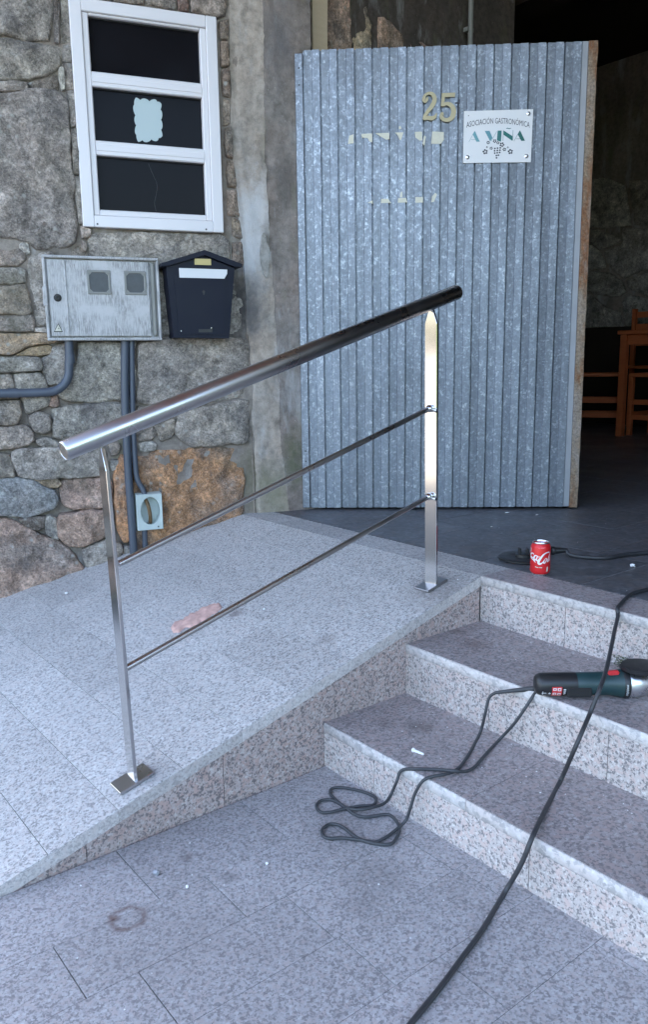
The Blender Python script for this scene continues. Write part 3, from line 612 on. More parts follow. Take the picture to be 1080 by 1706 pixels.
wall_box('roof', (-.5, -3.7, 4.51), (8.8, 7.6, 4.68), 'roof')
wall_box('roof_beam', (4.2, 1.9, 3.25), (4.42, 6.5, 3.5), 'dark_wood')
wainscot = wall_box('wainscot', (7.99, -3.0, LAND), (8.035, 6.9, 1.50), 'dark_wood')
def F8(y, z, off): return Vector((8.02 - off, y, z))
BACK_STONES = [[(5.584, 2.591), (5.28, 2.52), (5.059, 2.431), (5.042, 2.381), (5.269, 2.326), (5.393, 2.422), (5.577, 2.463)], [(5.022, 2.518), (4.588, 2.461), (4.564, 2.107), (4.814, 2.059), (4.977, 2.006), (5.133, 2.113), (5.238, 2.298), (5.012, 2.359)], [(5.459, 2.398), (5.399, 2.391), (5.282, 2.303), (5.202, 2.182), (5.199, 2.132), (5.408, 2.139), (5.487, 2.198)], [(5.56, 2.128), (5.167, 2.085), (5.004, 1.978), (4.941, 1.868), (5.022, 1.818), (5.242, 1.846), (5.364, 1.893), (5.551, 1.945)], [(4.947, 1.973), (4.798, 2.021), (4.56, 2.048), (4.54, 1.749), (4.801, 1.851), (4.9, 1.883)], [(5.549, 1.893), (5.363, 1.861), (5.237, 1.756), (5.145, 1.7), (5.014, 1.667), (4.946, 1.495), (5.529, 1.518)], [(4.992, 1.778), (4.897, 1.834), (4.538, 1.719), (4.522, 1.478), (4.918, 1.494), (4.986, 1.685)], [(5.61, 3.098), (5.237, 3.058), (5.019, 2.937), (4.926, 2.535), (5.281, 2.552), (5.586, 2.629)], [(4.981, 2.99), (4.619, 2.927), (4.59, 2.496), (4.885, 2.536)]]
for pl in BACK_STONES: stone(pl, rs.choice('wgw'), rs, F8, .03, bw)
zz = 1.53
for h in (.42, .5, .45):
    y = 2.6
    while y < 4.45:
        w_ = rs.uniform(.35, .6); y2 = min(y + w_, 4.48)
        stone([(y + .01, zz + .01), (y2 - .01, zz + .015), (y2 - .015, zz + h - .02), (y + .015, zz + h - .01)], rs.choice('wgw'), rs, F8, .03, bw); y = y2
    zz += h
# short stone return inside the doorway, behind the leaf
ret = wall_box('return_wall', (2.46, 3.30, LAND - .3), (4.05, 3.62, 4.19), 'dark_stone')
def FR(x, z, off): return Vector((x, 3.29 - off, z))
for pl, tn in (([(2.60, 2.55), (2.80, 2.56), (2.80, 3.02), (2.78, 3.35), (2.60, 3.36)], 'b'), ([(2.60, 2.1), (2.92, 2.1), (2.92, 2.53), (2.60, 2.53)], 'n'),
               ([(2.815, 2.56), (2.93, 2.56), (2.94, 2.83), (2.90, 2.93), (2.82, 2.96)], 'y'), ([(2.98, 2.50), (3.17, 2.50), (3.16, 2.84), (3.06, 2.865), (2.985, 2.87)], 'b'), ([(3.19, 2.50), (3.44, 2.50), (3.43, 2.795), (3.30, 2.83), (3.20, 2.82)], 'p'),
               ([(3.46, 2.5), (3.75, 2.5), (3.74, 2.75), (3.47, 2.78)], 'd'), ([(2.96, 2.1), (3.4, 2.1), (3.4, 2.47), (2.96, 2.48)], 'n'), ([(2.60, 1.6), (3.0, 1.6), (3.0, 2.08), (2.60, 2.08)], 'd'), ([(3.02, 1.6), (3.5, 1.6), (3.5, 2.08), (3.02, 2.08)], 'd')):
    stone(pl, tn, rs, FR, .03, ret)
jp = [(2.502, LAND), (2.592, LAND), (2.592, 2.2), (2.588, 2.70), (2.594, 2.90), (2.575, 3.0), (2.585, 3.08), (2.55, 3.05), (2.535, 3.12), (2.502, 3.02)]
mesh('jamb_post', MB().prism(jp, (0, 3.235, 0), (1, 0, 0), (0, 0, 1), (0, -1, 0), -.06, .02), M['raw_wood'], ret)

# ------------------------------------------------------------------ concrete pillar between facade and doorway
pil = thing('concrete_pillar', (2.2, 3.2, LAND), 'rough grey concrete pillar between the stone wall and the corrugated door', 'pillar')
DD = Vector((.752018, -.659142, 0)); DN = Vector((-.659142, -.752018, 0)); DL = Vector((2.33136, 3.1324, 0))     # the open leaf: along it, out of it, hinge foot
def DP(s, z, off=0.0): return DL + DD * s + DN * off + UP * z
Ls = [(.30, -.148), (.503, -.152), (.909, -.160), (1.216, -.163), (1.595, -.167), (1.906, -.190), (2.108, -.211), (2.478, -.203), (2.788, -.195), (4.5, -.19)]
Cs = [(.30, .026), (.45, .020), (.61, .004), (.787, -.016), (1.187, -.024), (1.598, -.037), (1.784, -.049), (2.12, -.060), (2.494, -.055), (2.808, -.051), (4.5, -.05)]
def interp(T, z):
    for (za, a), (zb, b) in zip(T, T[1:]):
        if z <= zb: return a + (b - a) * max(0, (z - za) / (zb - za))
    return T[-1][1]
pm = MB(); rm_ = MB(); NZ = 190; NA, NB = 16, 20; rowsn = 0
seam = MB()
for j in range(NZ + 1):
    z = .30 + (3.3 - .30) * j / NZ
    if j > NZ - 6: z = 3.3 + (4.5 - 3.3) * (j - NZ + 6) / 6
    uL = interp(Ls, z) + .006 * fbm(Vector((3, 0, z)), 7, 3); uC = interp(Cs, z) + .006 * fbm(Vector((9, 1, z)), 11, 3) + .004 * fbm(Vector((2, 1, z)), 40, 2)
    pL_ = W(uL, z, -.005); pC_ = W(uC, z, .012); row = [W(uL - .01, z, -.06)]
    chip = max(0, fbm(Vector((1, 5, z)), 6, 3) - .15) * .05
    for k in range(NA + 1):
        t = k / NA; p = pL_.lerp(pC_, t)
        if uL > -.175 and .62 > t > 0: pass
        h = .006 * fbm(p + Vector((4, 0, 0)), 7, 4) + .0025 * fbm(p, 45, 3)
        g_ = math.exp(-((t - .06) / .045) ** 2) * .014 if z < 1.30 else math.exp(-((t - .15) / .1) ** 2) * .004   # vertical joint groove
        ch_ = chip * math.exp(-((1 - t) / .12) ** 2)
        row.append(p + WO * (h - g_ - ch_ * .8))
    ret_d = (DD * .89 - DN * .45).normalized(); rrow = [pC_ + WO * (-.02) - WT * .01]
    for k in range(0, NB + 1):
        t = k / NB; p = pC_ + ret_d * (.225 * t)
        h = .006 * fbm(p + Vector((0, 7, 0)), 8, 4) + .0025 * fbm(p, 45, 3) - chip * math.exp(-(t / .12) ** 2)
        rrow.append(p + DN * h)
    rrow.append(rrow[-1] - DN * .08)
    row.append(row[-1] - WO * .05)
    pm.v += row; rowsn = len(row); rm_.v += rrow; rown2 = len(rrow)
for j in range(NZ):
    for k in range(rown2 - 1):
        a = j * rown2 + k; rm_.f.append((a, a + 1, a + 1 + rown2, a + rown2))
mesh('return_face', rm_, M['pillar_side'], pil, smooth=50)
for j in range(NZ):
    for k in range(rowsn - 1):
        a = j * rowsn + k; pm.f.append((a, a + 1, a + 1 + rowsn, a + rowsn))
mesh('shaft', pm, M['pillar'], pil, smooth=50)
# render patches flaking off the shaft
def patch(zc, uc, w_, h_, seed, mat):
    r_ = random.Random(seed); pl = []
    for k in range(18):
        a = 2 * pi * k / 18; q = r_.uniform(.75, 1.1); pl.append((uc + w_ * q * cos(a), zc + h_ * q * sin(a)))
    mesh('render_patch', MB().prism(pl, WP, WT, UP, WO, -.01, .0165), M[mat], pil)
patch(1.66, -.075, .022, .10, 2, 'plaster')

# ------------------------------------------------------------------ dark green sky blocker, unseen behind the camera: added to darken the upright faces
hd = MB(); NHX, NHY = 90, 26
hc0 = WO * 8.5 - WT * 9.0
for i in range(NHX + 1):
    for j in range(NHY + 1):
        s_ = i / NHX * 26.0; a = pi * j / NHY; off = Vector((0, 0, 0)); h_ = 2.2 * min(1, 1.5 * max(0.0, sin(a)) ** .6); w_ = -1.1 * cos(a)
        p = hc0 + WT * s_ + WO * w_ + UP * (h_ - .05)
        p += Vector((noise.noise(p * 1.3), noise.noise(p * 1.3 + Vector((9, 0, 0))), .6 * noise.noise(p * 1.3 + Vector((0, 9, 0))))) * .35 + Vector((noise.noise(p * 5), noise.noise(p * 5 + Vector((9, 0, 0))), noise.noise(p * 5 + Vector((0, 9, 0))))) * .12
        hd.v.append(p)
for i in range(NHX):
    for j in range(NHY):
        a = i * (NHY + 1) + j; hd.f.append((a, a + NHY + 1, a + NHY + 2, a + 1))
setp(mesh('sky_blocker', hd, M['moss'], base=hc0), 'tall dark green sky blocker added unseen across the street to dim the house front', 'sky_blocker')

# ------------------------------------------------------------------ corrugated metal door, standing open
door = thing('metal_door', DP(0, LAND), 'open galvanised corrugated steel door leaf with rusty right edge and old tape scraps', 'door')
ZB, ZT = LAND + .012, 2.543
cs = MB(); prof2 = []
s = .036; per = (1.266 - .036) / 16
for k in range(16):
    a = s + per * k
    prof2 += [(a, -.018), (a + .0058, -.018), (a + .0070, -.0025), (a + .0400, -.0062), (a + .0420, 0), (a + per - .0012, .0002)]
prof2.append((1.266, -.018))
m = len(prof2)
nzz = 2
for j in range(nzz):
    z = ZB if j == 0 else ZT
    cs.v += [DP(a, z - (.004 * (a / 1.3) if j else 0) + 0, o) for a, o in prof2]
for i in range(m - 1): cs.f.append((i, i + 1, i + 1 + m, i + m))
cs.v += [v - DN * .004 for v in cs.v[:2 * m]]
for i in range(m - 1): cs.f += [(2 * m + i, 2 * m + i + m, 2 * m + i + 1 + m, 2 * m + i + 1), (i + m, i + 1 + m, 3 * m + i + 1, 3 * m + i)]
mesh('corrugated_sheet', cs, M['galv'], door)
def dbox(b, s0, s1, z0, z1, o0, o1, ch=0.0): return b.box(DP((s0 + s1) / 2, (z0 + z1) / 2, (o0 + o1) / 2), (s1 - s0, z1 - z0, o1 - o0), (DD, UP, DN), ch)
mesh('hinge_strip', dbox(MB(), .0, .035, ZB, ZT - .012, -.018, -.003, .002), M['galv'], door)
mesh('edge_strip', dbox(MB(), 1.267, 1.296, ZB, ZT - .002, -.018, -.004, .002), M['pale_metal'], door)
er = random.Random(4); ed = MB(); rows_ = 60
for j in range(rows_ + 1):
    z = ZB - .004 + (ZT + .002 - ZB) * j / rows_; w_ = 1.336 + er.uniform(-.0015, .0015)
    ed.v += [DP(1.2965, z, -.03), DP(1.2965, z, -.0015), DP(w_ - .002, z, -.0015 + er.uniform(-.0008, .0008)), DP(w_, z, -.004), DP(w_, z, -.04)]
for j in range(rows_):
    for k in range(4):
        a = j * 5 + k; ed.f.append((a, a + 1, a + 6, a + 5))
mesh('rusty_edge', ed, M['rust'], door)
fr = MB()
for (a, b, c_, d_) in ((.0, 1.33, ZB + .005, ZB + .045), (.0, 1.33, ZT - .06, ZT - .02), (.0, 1.33, 1.45, 1.49), (.0, .04, ZB + .05, ZT - .065), (1.29, 1.33, ZB + .05, ZT - .065)): dbox(fr, a, b, c_, d_, -.058, -.022)
mesh('back_frame', fr, M['rust'], door)
hol = MB()
for (a, z) in ((.018, 2.47), (.018, 2.40), (.018, .75), (.018, .70)): hol.lathe([(.004, 0), (.004, .0006)], DP(a, z, -.003), DN, 10)
mesh('rivet_hole', hol, M['black'], door)
riv = MB(); rr_ = random.Random(5)
for k in range(16):
    for z in (2.497, 1.47, .50):
        if rr_.random() < .75: riv.lathe([(.0045, 0), (.004, .0018), (.002, .0025)], DP(.036 + per * (k + .62) + rr_.uniform(-.004, .004), z + rr_.uniform(-.006, .006), -.0018), DN, 8)
mesh('rivets', riv, M['galv'], door, kind='stuff')
def scrap(pts, name='tape_scrap', mat='tape', o=.0015):
    mesh(name, MB().prism(pts, DL, DD, UP, DN, o - .0055, o), M[mat], door)
for pts in ([(.236, 2.145), (.262, 2.147), (.262, 2.185), (.243, 2.180), (.238, 2.160)], [(.297, 2.186), (.346, 2.186), (.346, 2.150), (.336, 2.150), (.325, 2.168), (.300, 2.170)], [(.361, 2.187), (.423, 2.187), (.424, 2.160), (.410, 2.158), (.385, 2.172)], [(.449, 2.187), (.487, 2.187), (.482, 2.172), (.476, 2.156), (.470, 2.156), (.462, 2.175)],
            [(.538, 2.188), (.570, 2.188), (.572, 2.152), (.560, 2.150), (.540, 2.165)], [(.616, 2.187), (.668, 2.184), (.668, 2.150), (.655, 2.134), (.612, 2.136), (.614, 2.160)], [(.325, 1.890), (.348, 1.886), (.347, 1.900)], [(.386, 1.905), (.418, 1.905), (.432, 1.887), (.384, 1.887)], [(.464, 1.907), (.500, 1.907), (.506, 1.887), (.462, 1.887)],
            [(.543, 1.909), (.577, 1.909), (.577, 1.885), (.542, 1.885)], [(.614, 1.885), (.628, 1.888), (.641, 1.920), (.632, 1.925), (.618, 1.910)], [(.466, 2.200), (.478, 2.203), (.474, 2.215), (.467, 2.213)], [(.573, 2.137), (.582, 2.128), (.588, 2.166), (.580, 2.172)], [(.472, 1.910), (.484, 1.912), (.482, 1.935), (.474, 1.930)]):
    n_ = len(pts); ar = sum(pts[i][0] * pts[(i + 1) % n_][1] - pts[(i + 1) % n_][0] * pts[i][1] for i in range(n_))
    scrap(pts if ar > 0 else pts[::-1])
scrap([(.716, 2.300), (.738, 2.300), (.738, 2.318), (.730, 2.318), (.727, 2.308), (.716, 2.306)], 'paint_fragment', 'print_dark', .0012)
scrap([(.728, 2.236), (.736, 2.240), (.737, 2.285), (.730, 2.292), (.722, 2.290), (.729, 2.282)], 'paint_fragment', 'print_dark', .0012)

# house number: two brass numerals, drawn in a 100 x 75 picture of them and turned into metres
def stroke(pts, ws, sub=5):
    """variable-width ribbon outline along a smooth path -> polygon"""
    P = catmull([Vector((a, b, 0)) for a, b in pts], sub); m = len(P); Wd = []
    for i in range(m):
        t = i / (m - 1) * (len(ws) - 1); k = min(int(t), len(ws) - 2); Wd.append(ws[k] + (ws[k + 1] - ws[k]) * (t - k))
    L, R_ = [], []
    for i in range(m):
        d = (P[min(i + 1, m - 1)] - P[max(i - 1, 0)]).normalized(); nn = Vector((-d.y, d.x, 0))
        L.append(P[i] + nn * Wd[i] / 2); R_.append(P[i] - nn * Wd[i] / 2)
    return L, R_
def ribbon(b, pts, ws, place, d0, d1, sub=5):
    L, R_ = stroke(pts, ws, sub); m = len(L); vs = []
    for p, q in zip(L, R_): vs += [place(p.x, p.y, d1), place(q.x, q.y, d1), place(q.x, q.y, d0), place(p.x, p.y, d0)]
    fs = []
    for i in range(m - 1):
        a = i * 4
        for k in range(4): fs.append((a + k, a + (k + 1) % 4, a + 4 + (k + 1) % 4, a + 4 + k))
    fs += [(0, 1, 2, 3), tuple((m - 1) * 4 + k for k in (3, 2, 1, 0))]
    b.add(vs, fs)
def num_place(x, y, d): return DP(.524 + x * .00246 / 10 * 1.0, 2.3975 - y * .00246 / 10 * 1.06, .001 + d)
# coordinates below: pixels of the enlarged numerals (1080 x 810)
two = MB()
ribbon(two, [(285, 262), (270, 300), (235, 318), (215, 290), (235, 235), (300, 200), (365, 215), (405, 270), (400, 340), (350, 420), (285, 490), (235, 560), (215, 620)], [22, 50, 72, 62, 44, 44, 62, 78, 80, 74, 62, 58, 40], num_place, 0, .008)
ribbon(two, [(215, 612), (280, 590), (350, 600), (400, 590), (430, 560), (446, 515)], [40, 62, 66, 62, 44, 12], num_place, -.0005, .0075)
d2 = mesh('house_number', two, M['brass'], smooth=35, base=num_place(330, 640, 0))
setp(d2, 'brass numeral 2 of the house number, on the corrugated door left of the other numeral', 'number', 'brass house number on the door')
five = MB()
ribbon(five, [(540, 205), (775, 205)], [2, 2], num_place, 0, .008)
five.prism([(535, 270), (535, 205), (780, 205), (770, 275), (735, 268)][::-1], num_place(0, 0, 0) , (num_place(1, 0, 0) - num_place(0, 0, 0)), (num_place(0, 1, 0) - num_place(0, 0, 0)), DN, .0, .0078)
ribbon(five, [(566, 250), (558, 330), (553, 415)], [60, 58, 64], num_place, -.0004, .0082, 3)
ribbon(five, [(555, 395), (640, 375), (715, 410), (755, 490), (735, 580), (670, 630), (590, 630), (540, 585), (545, 545), (575, 540)], [48, 58, 78, 90, 88, 66, 58, 68, 74, 50], num_place, .0, .0080)
d5 = mesh('house_number', five, M['brass'], smooth=35, base=num_place(650, 640, 0))
setp(d5, 'brass numeral 5 of the house number, on the corrugated door nearest the white sign', 'number', 'brass house number on the door')

# ------------------------------------------------------------------ sign on the door; drawn from an enlarged view 1080 x 849
def sg(x, y, d=0.0):
    fx = (x - 95) / 878.0; yt = 130 - 27 * fx; fy = (y - yt) / 667.0
    return DP(.755 + fx * .305, 2.267 - fy * .220, .0045 + d)
sign = thing('sign', sg(530, 790), 'white club sign with green lettering and a grape vine, screwed to the corrugated door', 'sign')
mesh('plate', MB().add([sg(x, y, d) for d in (-.0022, .0012) for x, y in ((95, 790), (968, 775), (978, 103), (98, 130))], [(0, 3, 2, 1), (4, 5, 6, 7), (0, 1, 5, 4), (1, 2, 6, 5), (2, 3, 7, 6), (3, 0, 4, 7)]), M['white'], sign)
def text_mesh(body, place, mat, parent, x0, x1, y0, h, arc=0.0, d=.0017, name='lettering', shear=0.0):
    """flat lettering: 'place' maps picture coordinates to the surface"""
    cu = bpy.data.curves.new('lettering', 'FONT'); cu.body = body; cu.size = 1; cu.resolution_u = 2
    to = bpy.data.objects.new('lettering', cu); C.objects.link(to)
    dg = bpy.context.evaluated_depsgraph_get(); me = bpy.data.meshes.new_from_object(to.evaluated_get(dg))
    bpy.data.objects.remove(to); xs = [v.co.x for v in me.vertices]; a, b = min(xs), max(xs); capm = .729
    b_ = MB(); vs = []
    for v in me.vertices:
        t = (v.co.x - a) / (b - a); x = x0 + (x1 - x0) * t; y = y0 - v.co.y / capm * h
        vs.append(place(x + shear * (y0 - y), y + arc * (2 * t - 1) ** 2, d))
    b_.add(vs, [tuple(p.vertices) for p in me.polygons]); bpy.data.meshes.remove(me)
    return mesh(name, b_, mat, parent)
text_mesh('ASOCIACIÓN GASTRONÓMICA', sg, M['print_dark'], sign, 132, 940, 285, 74, 54)
tc = {'a': (.13, .30, .34), 'b': (.10, .25, .30), 'c': (.03, .15, .15), 'd': (.015, .13, .12), 'e': (.015, .11, .10)}
def flat(polys, mat, name='letter', d=.0017):
    b = MB()
    for pl in polys: b.add([sg(x, y, d) for x, y in pl], [tuple(range(len(pl)))])
    return mesh(name, b, mat, sign)
def thin(x0, y0, x1, y1, w=5): return [(x0 - w / 2, y0), (x0 + w / 2, y0), (x1 + w / 2, y1), (x1 - w / 2, y1)]
LM = {k: plain('letter_green_' + k, v, .6, 0, .04, 20) for k, v in tc.items()}
flat([[(216, 425), (240, 378), (308, 516), (262, 516)], thin(236, 385, 168, 520), [(196, 488), (252, 488), (252, 493), (194, 493)]], LM['a'])
flat([[(368, 379), (430, 379), (470, 468), (440, 512)], thin(522, 385, 452, 512)], LM['b'])
flat([[(533, 375), (584, 374), (579, 515), (526, 500)]], LM['c'])
flat([thin(606, 375, 604, 508), [(610, 374), (724, 445), (724, 505), (610, 428)], thin(729, 368, 727, 500), [(636, 354), (655, 338), (676, 346), (700, 341), (704, 346), (680, 356), (658, 349)]], LM['d'])
flat([[(790, 424), (818, 370), (885, 502), (838, 505)], thin(814, 378, 744, 508), [(772, 476), (828, 476), (828, 481), (770, 481)]], LM['e'])
vine = []
def dot(x, y, r, k=8): vine.append([(x + r * cos(2 * pi * i / k), y + r * .95 * sin(2 * pi * i / k)) for i in range(k)])
for (x, y, r) in ((415, 527, 24), (498, 508, 26), (540, 530, 22), (592, 553, 33), (455, 600, 22), (624, 614, 25), (379, 645, 36), (702, 642, 36), (400, 585, 13), (668, 588, 13)):
    for k in range(5):
        a = 2 * pi * k / 5 + x; dot(x + r * .62 * cos(a), y + r * .62 * sin(a), r * .36)
for i, row in enumerate(((503, 537, 572), (500, 535, 568), (502, 534, 565), (524, 550), (526,))):
    for j, x in enumerate(row): dot(x, 598 + i * 30 + (j - 1) * -4, 12)
flat(vine, M['print_dark'], 'grape_vine')
for (x, y) in ((918, 160), (150, 716), (906, 700)):
    mesh('screw_cap', MB().lathe([(.0085, 0), (.0085, .0025), (.006, .0045), (.001, .005)], sg(x, y, .0013), DN, 18), M['alu'], sign, smooth=40)
mesh('screw_hole', MB().lathe([(.0022, 0), (.0022, .0004)], sg(156, 187, .0013), DN, 10), M['black'], sign)

# ------------------------------------------------------------------ handrail
hr = thing('handrail', (1.35, 1.83, ramp_z(1.35)), 'polished stainless steel handrail with two posts and two bars along the ramp edge', 'handrail')
HX = Vector((1.128, .036, 0)).normalized(); HY = Vector((-HX.y, HX.x, 0))
RA, RB = Vector((.667, 1.811, .985)), Vector((2.022, 1.852, 1.3945)); rr = .0243
dirr = (RB - RA).normalized(); prof = []
tube = MB().tube([RA, RA + dirr * .004, RB - dirr * .004, RB], [rr - .002, rr, rr, rr - .002], 40, False)
mesh('top_rail', tube, M['rail_steel'], hr, smooth=40)
cap = MB().lathe([(rr - .002, 0), (rr - .0035, .001), (rr - .0055, -.0015), (.002, -.002)], RA, -dirr, 40); mesh('end_cap', cap, M['rail_steel'], hr, smooth=30)
cap = MB().lathe([(rr - .002, 0), (rr - .0035, .001), (rr - .0055, .0005), (.002, .0005)], RB, dirr, 40); mesh('end_cap', cap, M['rail_steel'], hr, smooth=30)
def post(bx, by, bz, tx, ty, tz, w_, t_, yaw=0.0):
    b = Vector((bx, by, bz)); tp = Vector((tx, ty, tz)); ax = (tp - b); L = ax.length; ax.normalize(); wv = Matrix.Rotation(yaw, 3, 'Z') @ HY
    nv = wv.cross(ax).normalized(); p = MB(); sh_ = L - .052
    o = [(-w_ / 2, 0), (w_ / 2, 0), (w_ / 2, sh_), (.004, L), (-.004, L), (-w_ / 2, sh_)]
    n_ = len(o); c2 = .0012
    vs = []
    for (d_, k) in ((t_ / 2, 1 - c2 / (w_ / 2)), (t_ / 2 - c2, 1), (-t_ / 2 + c2, 1), (-t_ / 2, 1 - c2 / (w_ / 2))):
        vs += [b + wv * (a * k) + ax * h + nv * d_ for a, h in o]
    fs = [tuple(range(n_)), tuple(range(4 * n_ - 1, 3 * n_ - 1, -1))]
    for l in range(3):
        for i in range(n_): fs.append((l * n_ + i, (l + 1) * n_ + i, (l + 1) * n_ + (i + 1) % n_, l * n_ + (i + 1) % n_))
    p.add(vs, fs); return mesh('post', p, M['steel'], hr)
sl_ = Vector((1, 0, .2675)).normalized(); sn_ = Vector((-.2675, 0, 1)).normalized()
for (bx, by, tx, ty, tz, yaw) in ((.787, 1.815, .762, 1.815, .984, radians(-5)), (1.915, 1.851, 1.903, 1.851, 1.343, radians(5))):
    bz = ramp_z(bx) + .006
    po = post(bx, by, bz, tx, ty, tz, .048, .0095, yaw)
    pc = Vector((bx, by, ramp_z(bx))) + sn_ * .0055
    mesh('base_plate', MB().box(pc, (.098, .064, .009), (sl_, Vector((0, 1, 0)), sn_), .0015), M['rail_steel'], po, base=pc)
for (z0_, z1_) in ((.698, 1.0235), (.4275, .7335)):
    p0 = Vector((.785, 1.815, z0_)); p1 = Vector((1.898, 1.85, z1_)); d_ = (p1 - p0).normalized()
    ba = mesh('bar', MB().tube([p0, p1], .0085, 20), M['rail_steel'], hr, smooth=40)
    mesh('ball_end', MB().lathe([(.004, -.016), (.009, -.012), (.0125, -.004), (.0125, .003), (.009, .010), (.004, .0125)], p1, d_, 20), M['steel'], ba, smooth=50, base=p1)
    mesh('end_pin', MB().tube([p1 + Vector((.002, -.004, -.003)), p1 + Vector((.002, -.020, -.005)), p1 + Vector((.004, -.028, -.006))], [.0035, .0045, .0055], 12), M['steel'], ba, smooth=40, base=p1)

# ------------------------------------------------------------------ things on the stone wall
mbx = thing('meter_box', W(-.81, 1.28), 'weathered grey plastic electricity meter box with two small windows, left of the mailbox', 'meter box')
body = MB(); u0, u1, z0, z1 = -1.053, -.573, 1.280, 1.627
wbox(body, u0 + .004, u1 - .004, z0 + .004, z1 - .004, -.06, .040, .004); mesh('case', body, M['box'], mbx)
rim = MB(); rw = .011
wbox(rim, u0, u1, z1 - rw, z1, .028, .062, .003); wbox(rim, u0, u1, z0, z0 + rw, .028, .062, .003)
wbox(rim, u0, u0 + rw, z0 + rw, z1 - rw, .028, .0615, .003); wbox(rim, u1 - rw, u1, z0 + rw, z1 - rw, .028, .0615, .003)
mesh('rim', rim, M['box'], mbx)
dr_ = MB(); wbox(dr_, u0 + .018, u1 - .044, z0 + .017, z1 - .017, .036, .056, .003); dr = mesh('door', dr_, M['box'], mbx)
hg = MB(); wbox(hg, u1 - .036, u1 - .015, z0 + .016, z1 - .016, .034, .0545, .008); mesh('hinge_bar', hg, M['boxrim'], mbx)
rd = MB(); wbox(rd, -.969, -.961, z0 + .02, z1 - .02, .0555, .0595, .002); mesh('ridge', rd, M['box'], mbx)
for (a, b) in ((-.877, -.780), (-.723, -.630)):
    ri = MB(); zb_, zt_ = 1.472, 1.571; t_ = .010
    wbox(ri, a, b, zt_ - t_, zt_, .0555, .061, .002); wbox(ri, a, b, zb_, zb_ + t_, .0555, .061, .002); wbox(ri, a, a + t_, zb_ + t_, zt_ - t_, .0555, .0605, .002); wbox(ri, b - t_, b, zb_ + t_, zt_ - t_, .0555, .0605, .002)
    for (cu_, cz_) in ((a + t_, zb_ + t_), (b - t_, zb_ + t_), (a + t_, zt_ - t_), (b - t_, zt_ - t_)): ri.box(W(cu_, cz_, .0580), (.016, .016, .005), ((WT + UP), (UP - WT), WO))
    ro = mesh('window_rim', ri, M['boxrim'], mbx)
    wi = MB(); wbox(wi, a + .006, b - .006, zb_ + .006, zt_ - .006, .0562, .0572, 0); mesh('window', wi, M['boxwin'], ro, base=W(a, zb_, .056))
mesh('lock', MB().lathe([(.016, .0), (.016, .002), (.011, .003), (.0105, .008), (.006, .009), (.005, .005), (.001, .005)], W(-1.001, 1.455, .056), WO, 22), M['seal'], mbx, smooth=30)
cl = MB(); wbox(cl, u0 - .006, u0 + .012, 1.42, 1.50, .05, .066, .003); mesh('latch', cl, M['box'], mbx)
def tri(o, k): return [(-1.008 + a * k, 1.330 + b * k) for a, b in ((-.016, -.013), (.016, -.013), (.002, .019))]
st_ = mesh('warning_sticker', MB().prism(tri(0, 1.15), WP, WT, UP, WO, .0555, .0566), M['black'], mbx)
mesh('sticker_face', MB().prism(tri(0, .86), WP, WT, UP, WO, .0562, .0570), M['tape'], st_, base=W(-1.0, 1.32, .056))
mesh('bolt_mark', MB().prism([(-1.010, 1.327), (-1.003, 1.329), (-1.0065, 1.319), (-1.002, 1.331), (-1.0075, 1.3295), (-1.003, 1.342)][::-1], WP, WT, UP, WO, .0568, .0574), M['black'], st_, base=W(-1.0, 1.32, .056))

mail = thing('mailbox', W(-.40, 1.29), 'dark navy house-shaped letterbox with white paper in its slot and a gold name plate', 'mailbox')
bd = MB(); bp = [(-.528, 1.2895), (-.279, 1.2865), (-.243, 1.590), (-.385, 1.640), (-.548, 1.590)]
bd.prism(bp, WP, WT, UP, WO, -.02, .098)
b_ = mesh('body', bd, M['navy'], mail)
rf = MB(); rp = [(-.572, 1.588), (-.570, 1.601), (-.380, 1.661), (-.212, 1.607), (-.214, 1.594), (-.250, 1.596), (-.380, 1.640), (-.545, 1.590)][::-1]
rf.prism(rp, WP, WT, UP, WO, -.02, .118); mesh('roof', rf, M['navy'], mail)
fp = MB(); fp.prism([(-.505, 1.305), (-.300, 1.303), (-.286, 1.555), (-.518, 1.557)], WP, WT, UP, WO, .097, .1015); fpo = mesh('front_door', fp, M['navy'], mail)
mesh('name_plate', MB().prism([(-.423, 1.600), (-.350, 1.600), (-.350, 1.626), (-.423, 1.626)], WP, WT, UP, WO, .0975, .1010), M['gold_plate'], mail)
mesh('paper', MB().prism([(-.493, 1.544), (-.293, 1.544), (-.280, 1.565), (-.279, 1.583), (-.494, 1.584)], WP, WT, UP, WO, .1005, .1040), M['white'], mail)
kh = MB().lathe([(.0058, 0), (.0058, .0012)], W(-.388, 1.486, .1012), WO, 12); wbox(kh, -.391, -.385, 1.474, 1.484, .1012, .1022); mesh('keyhole', kh, M['black'], fpo, base=W(-.388, 1.48, .1))
sl2 = MB(); wbox(sl2, -.418, -.356, 1.312, 1.326, .1015, .1022); mesh('slot', sl2, M['black'], fpo, base=W(-.388, 1.3, .1))
rv_ = MB()
for (a, z) in ((-.360, 1.331), (-.496, 1.318)): rv_.lathe([(.003, 0), (.002, .0015)], W(a, z, .1017), WO, 8)
mesh('rivet', rv_, M['alu'], mail)

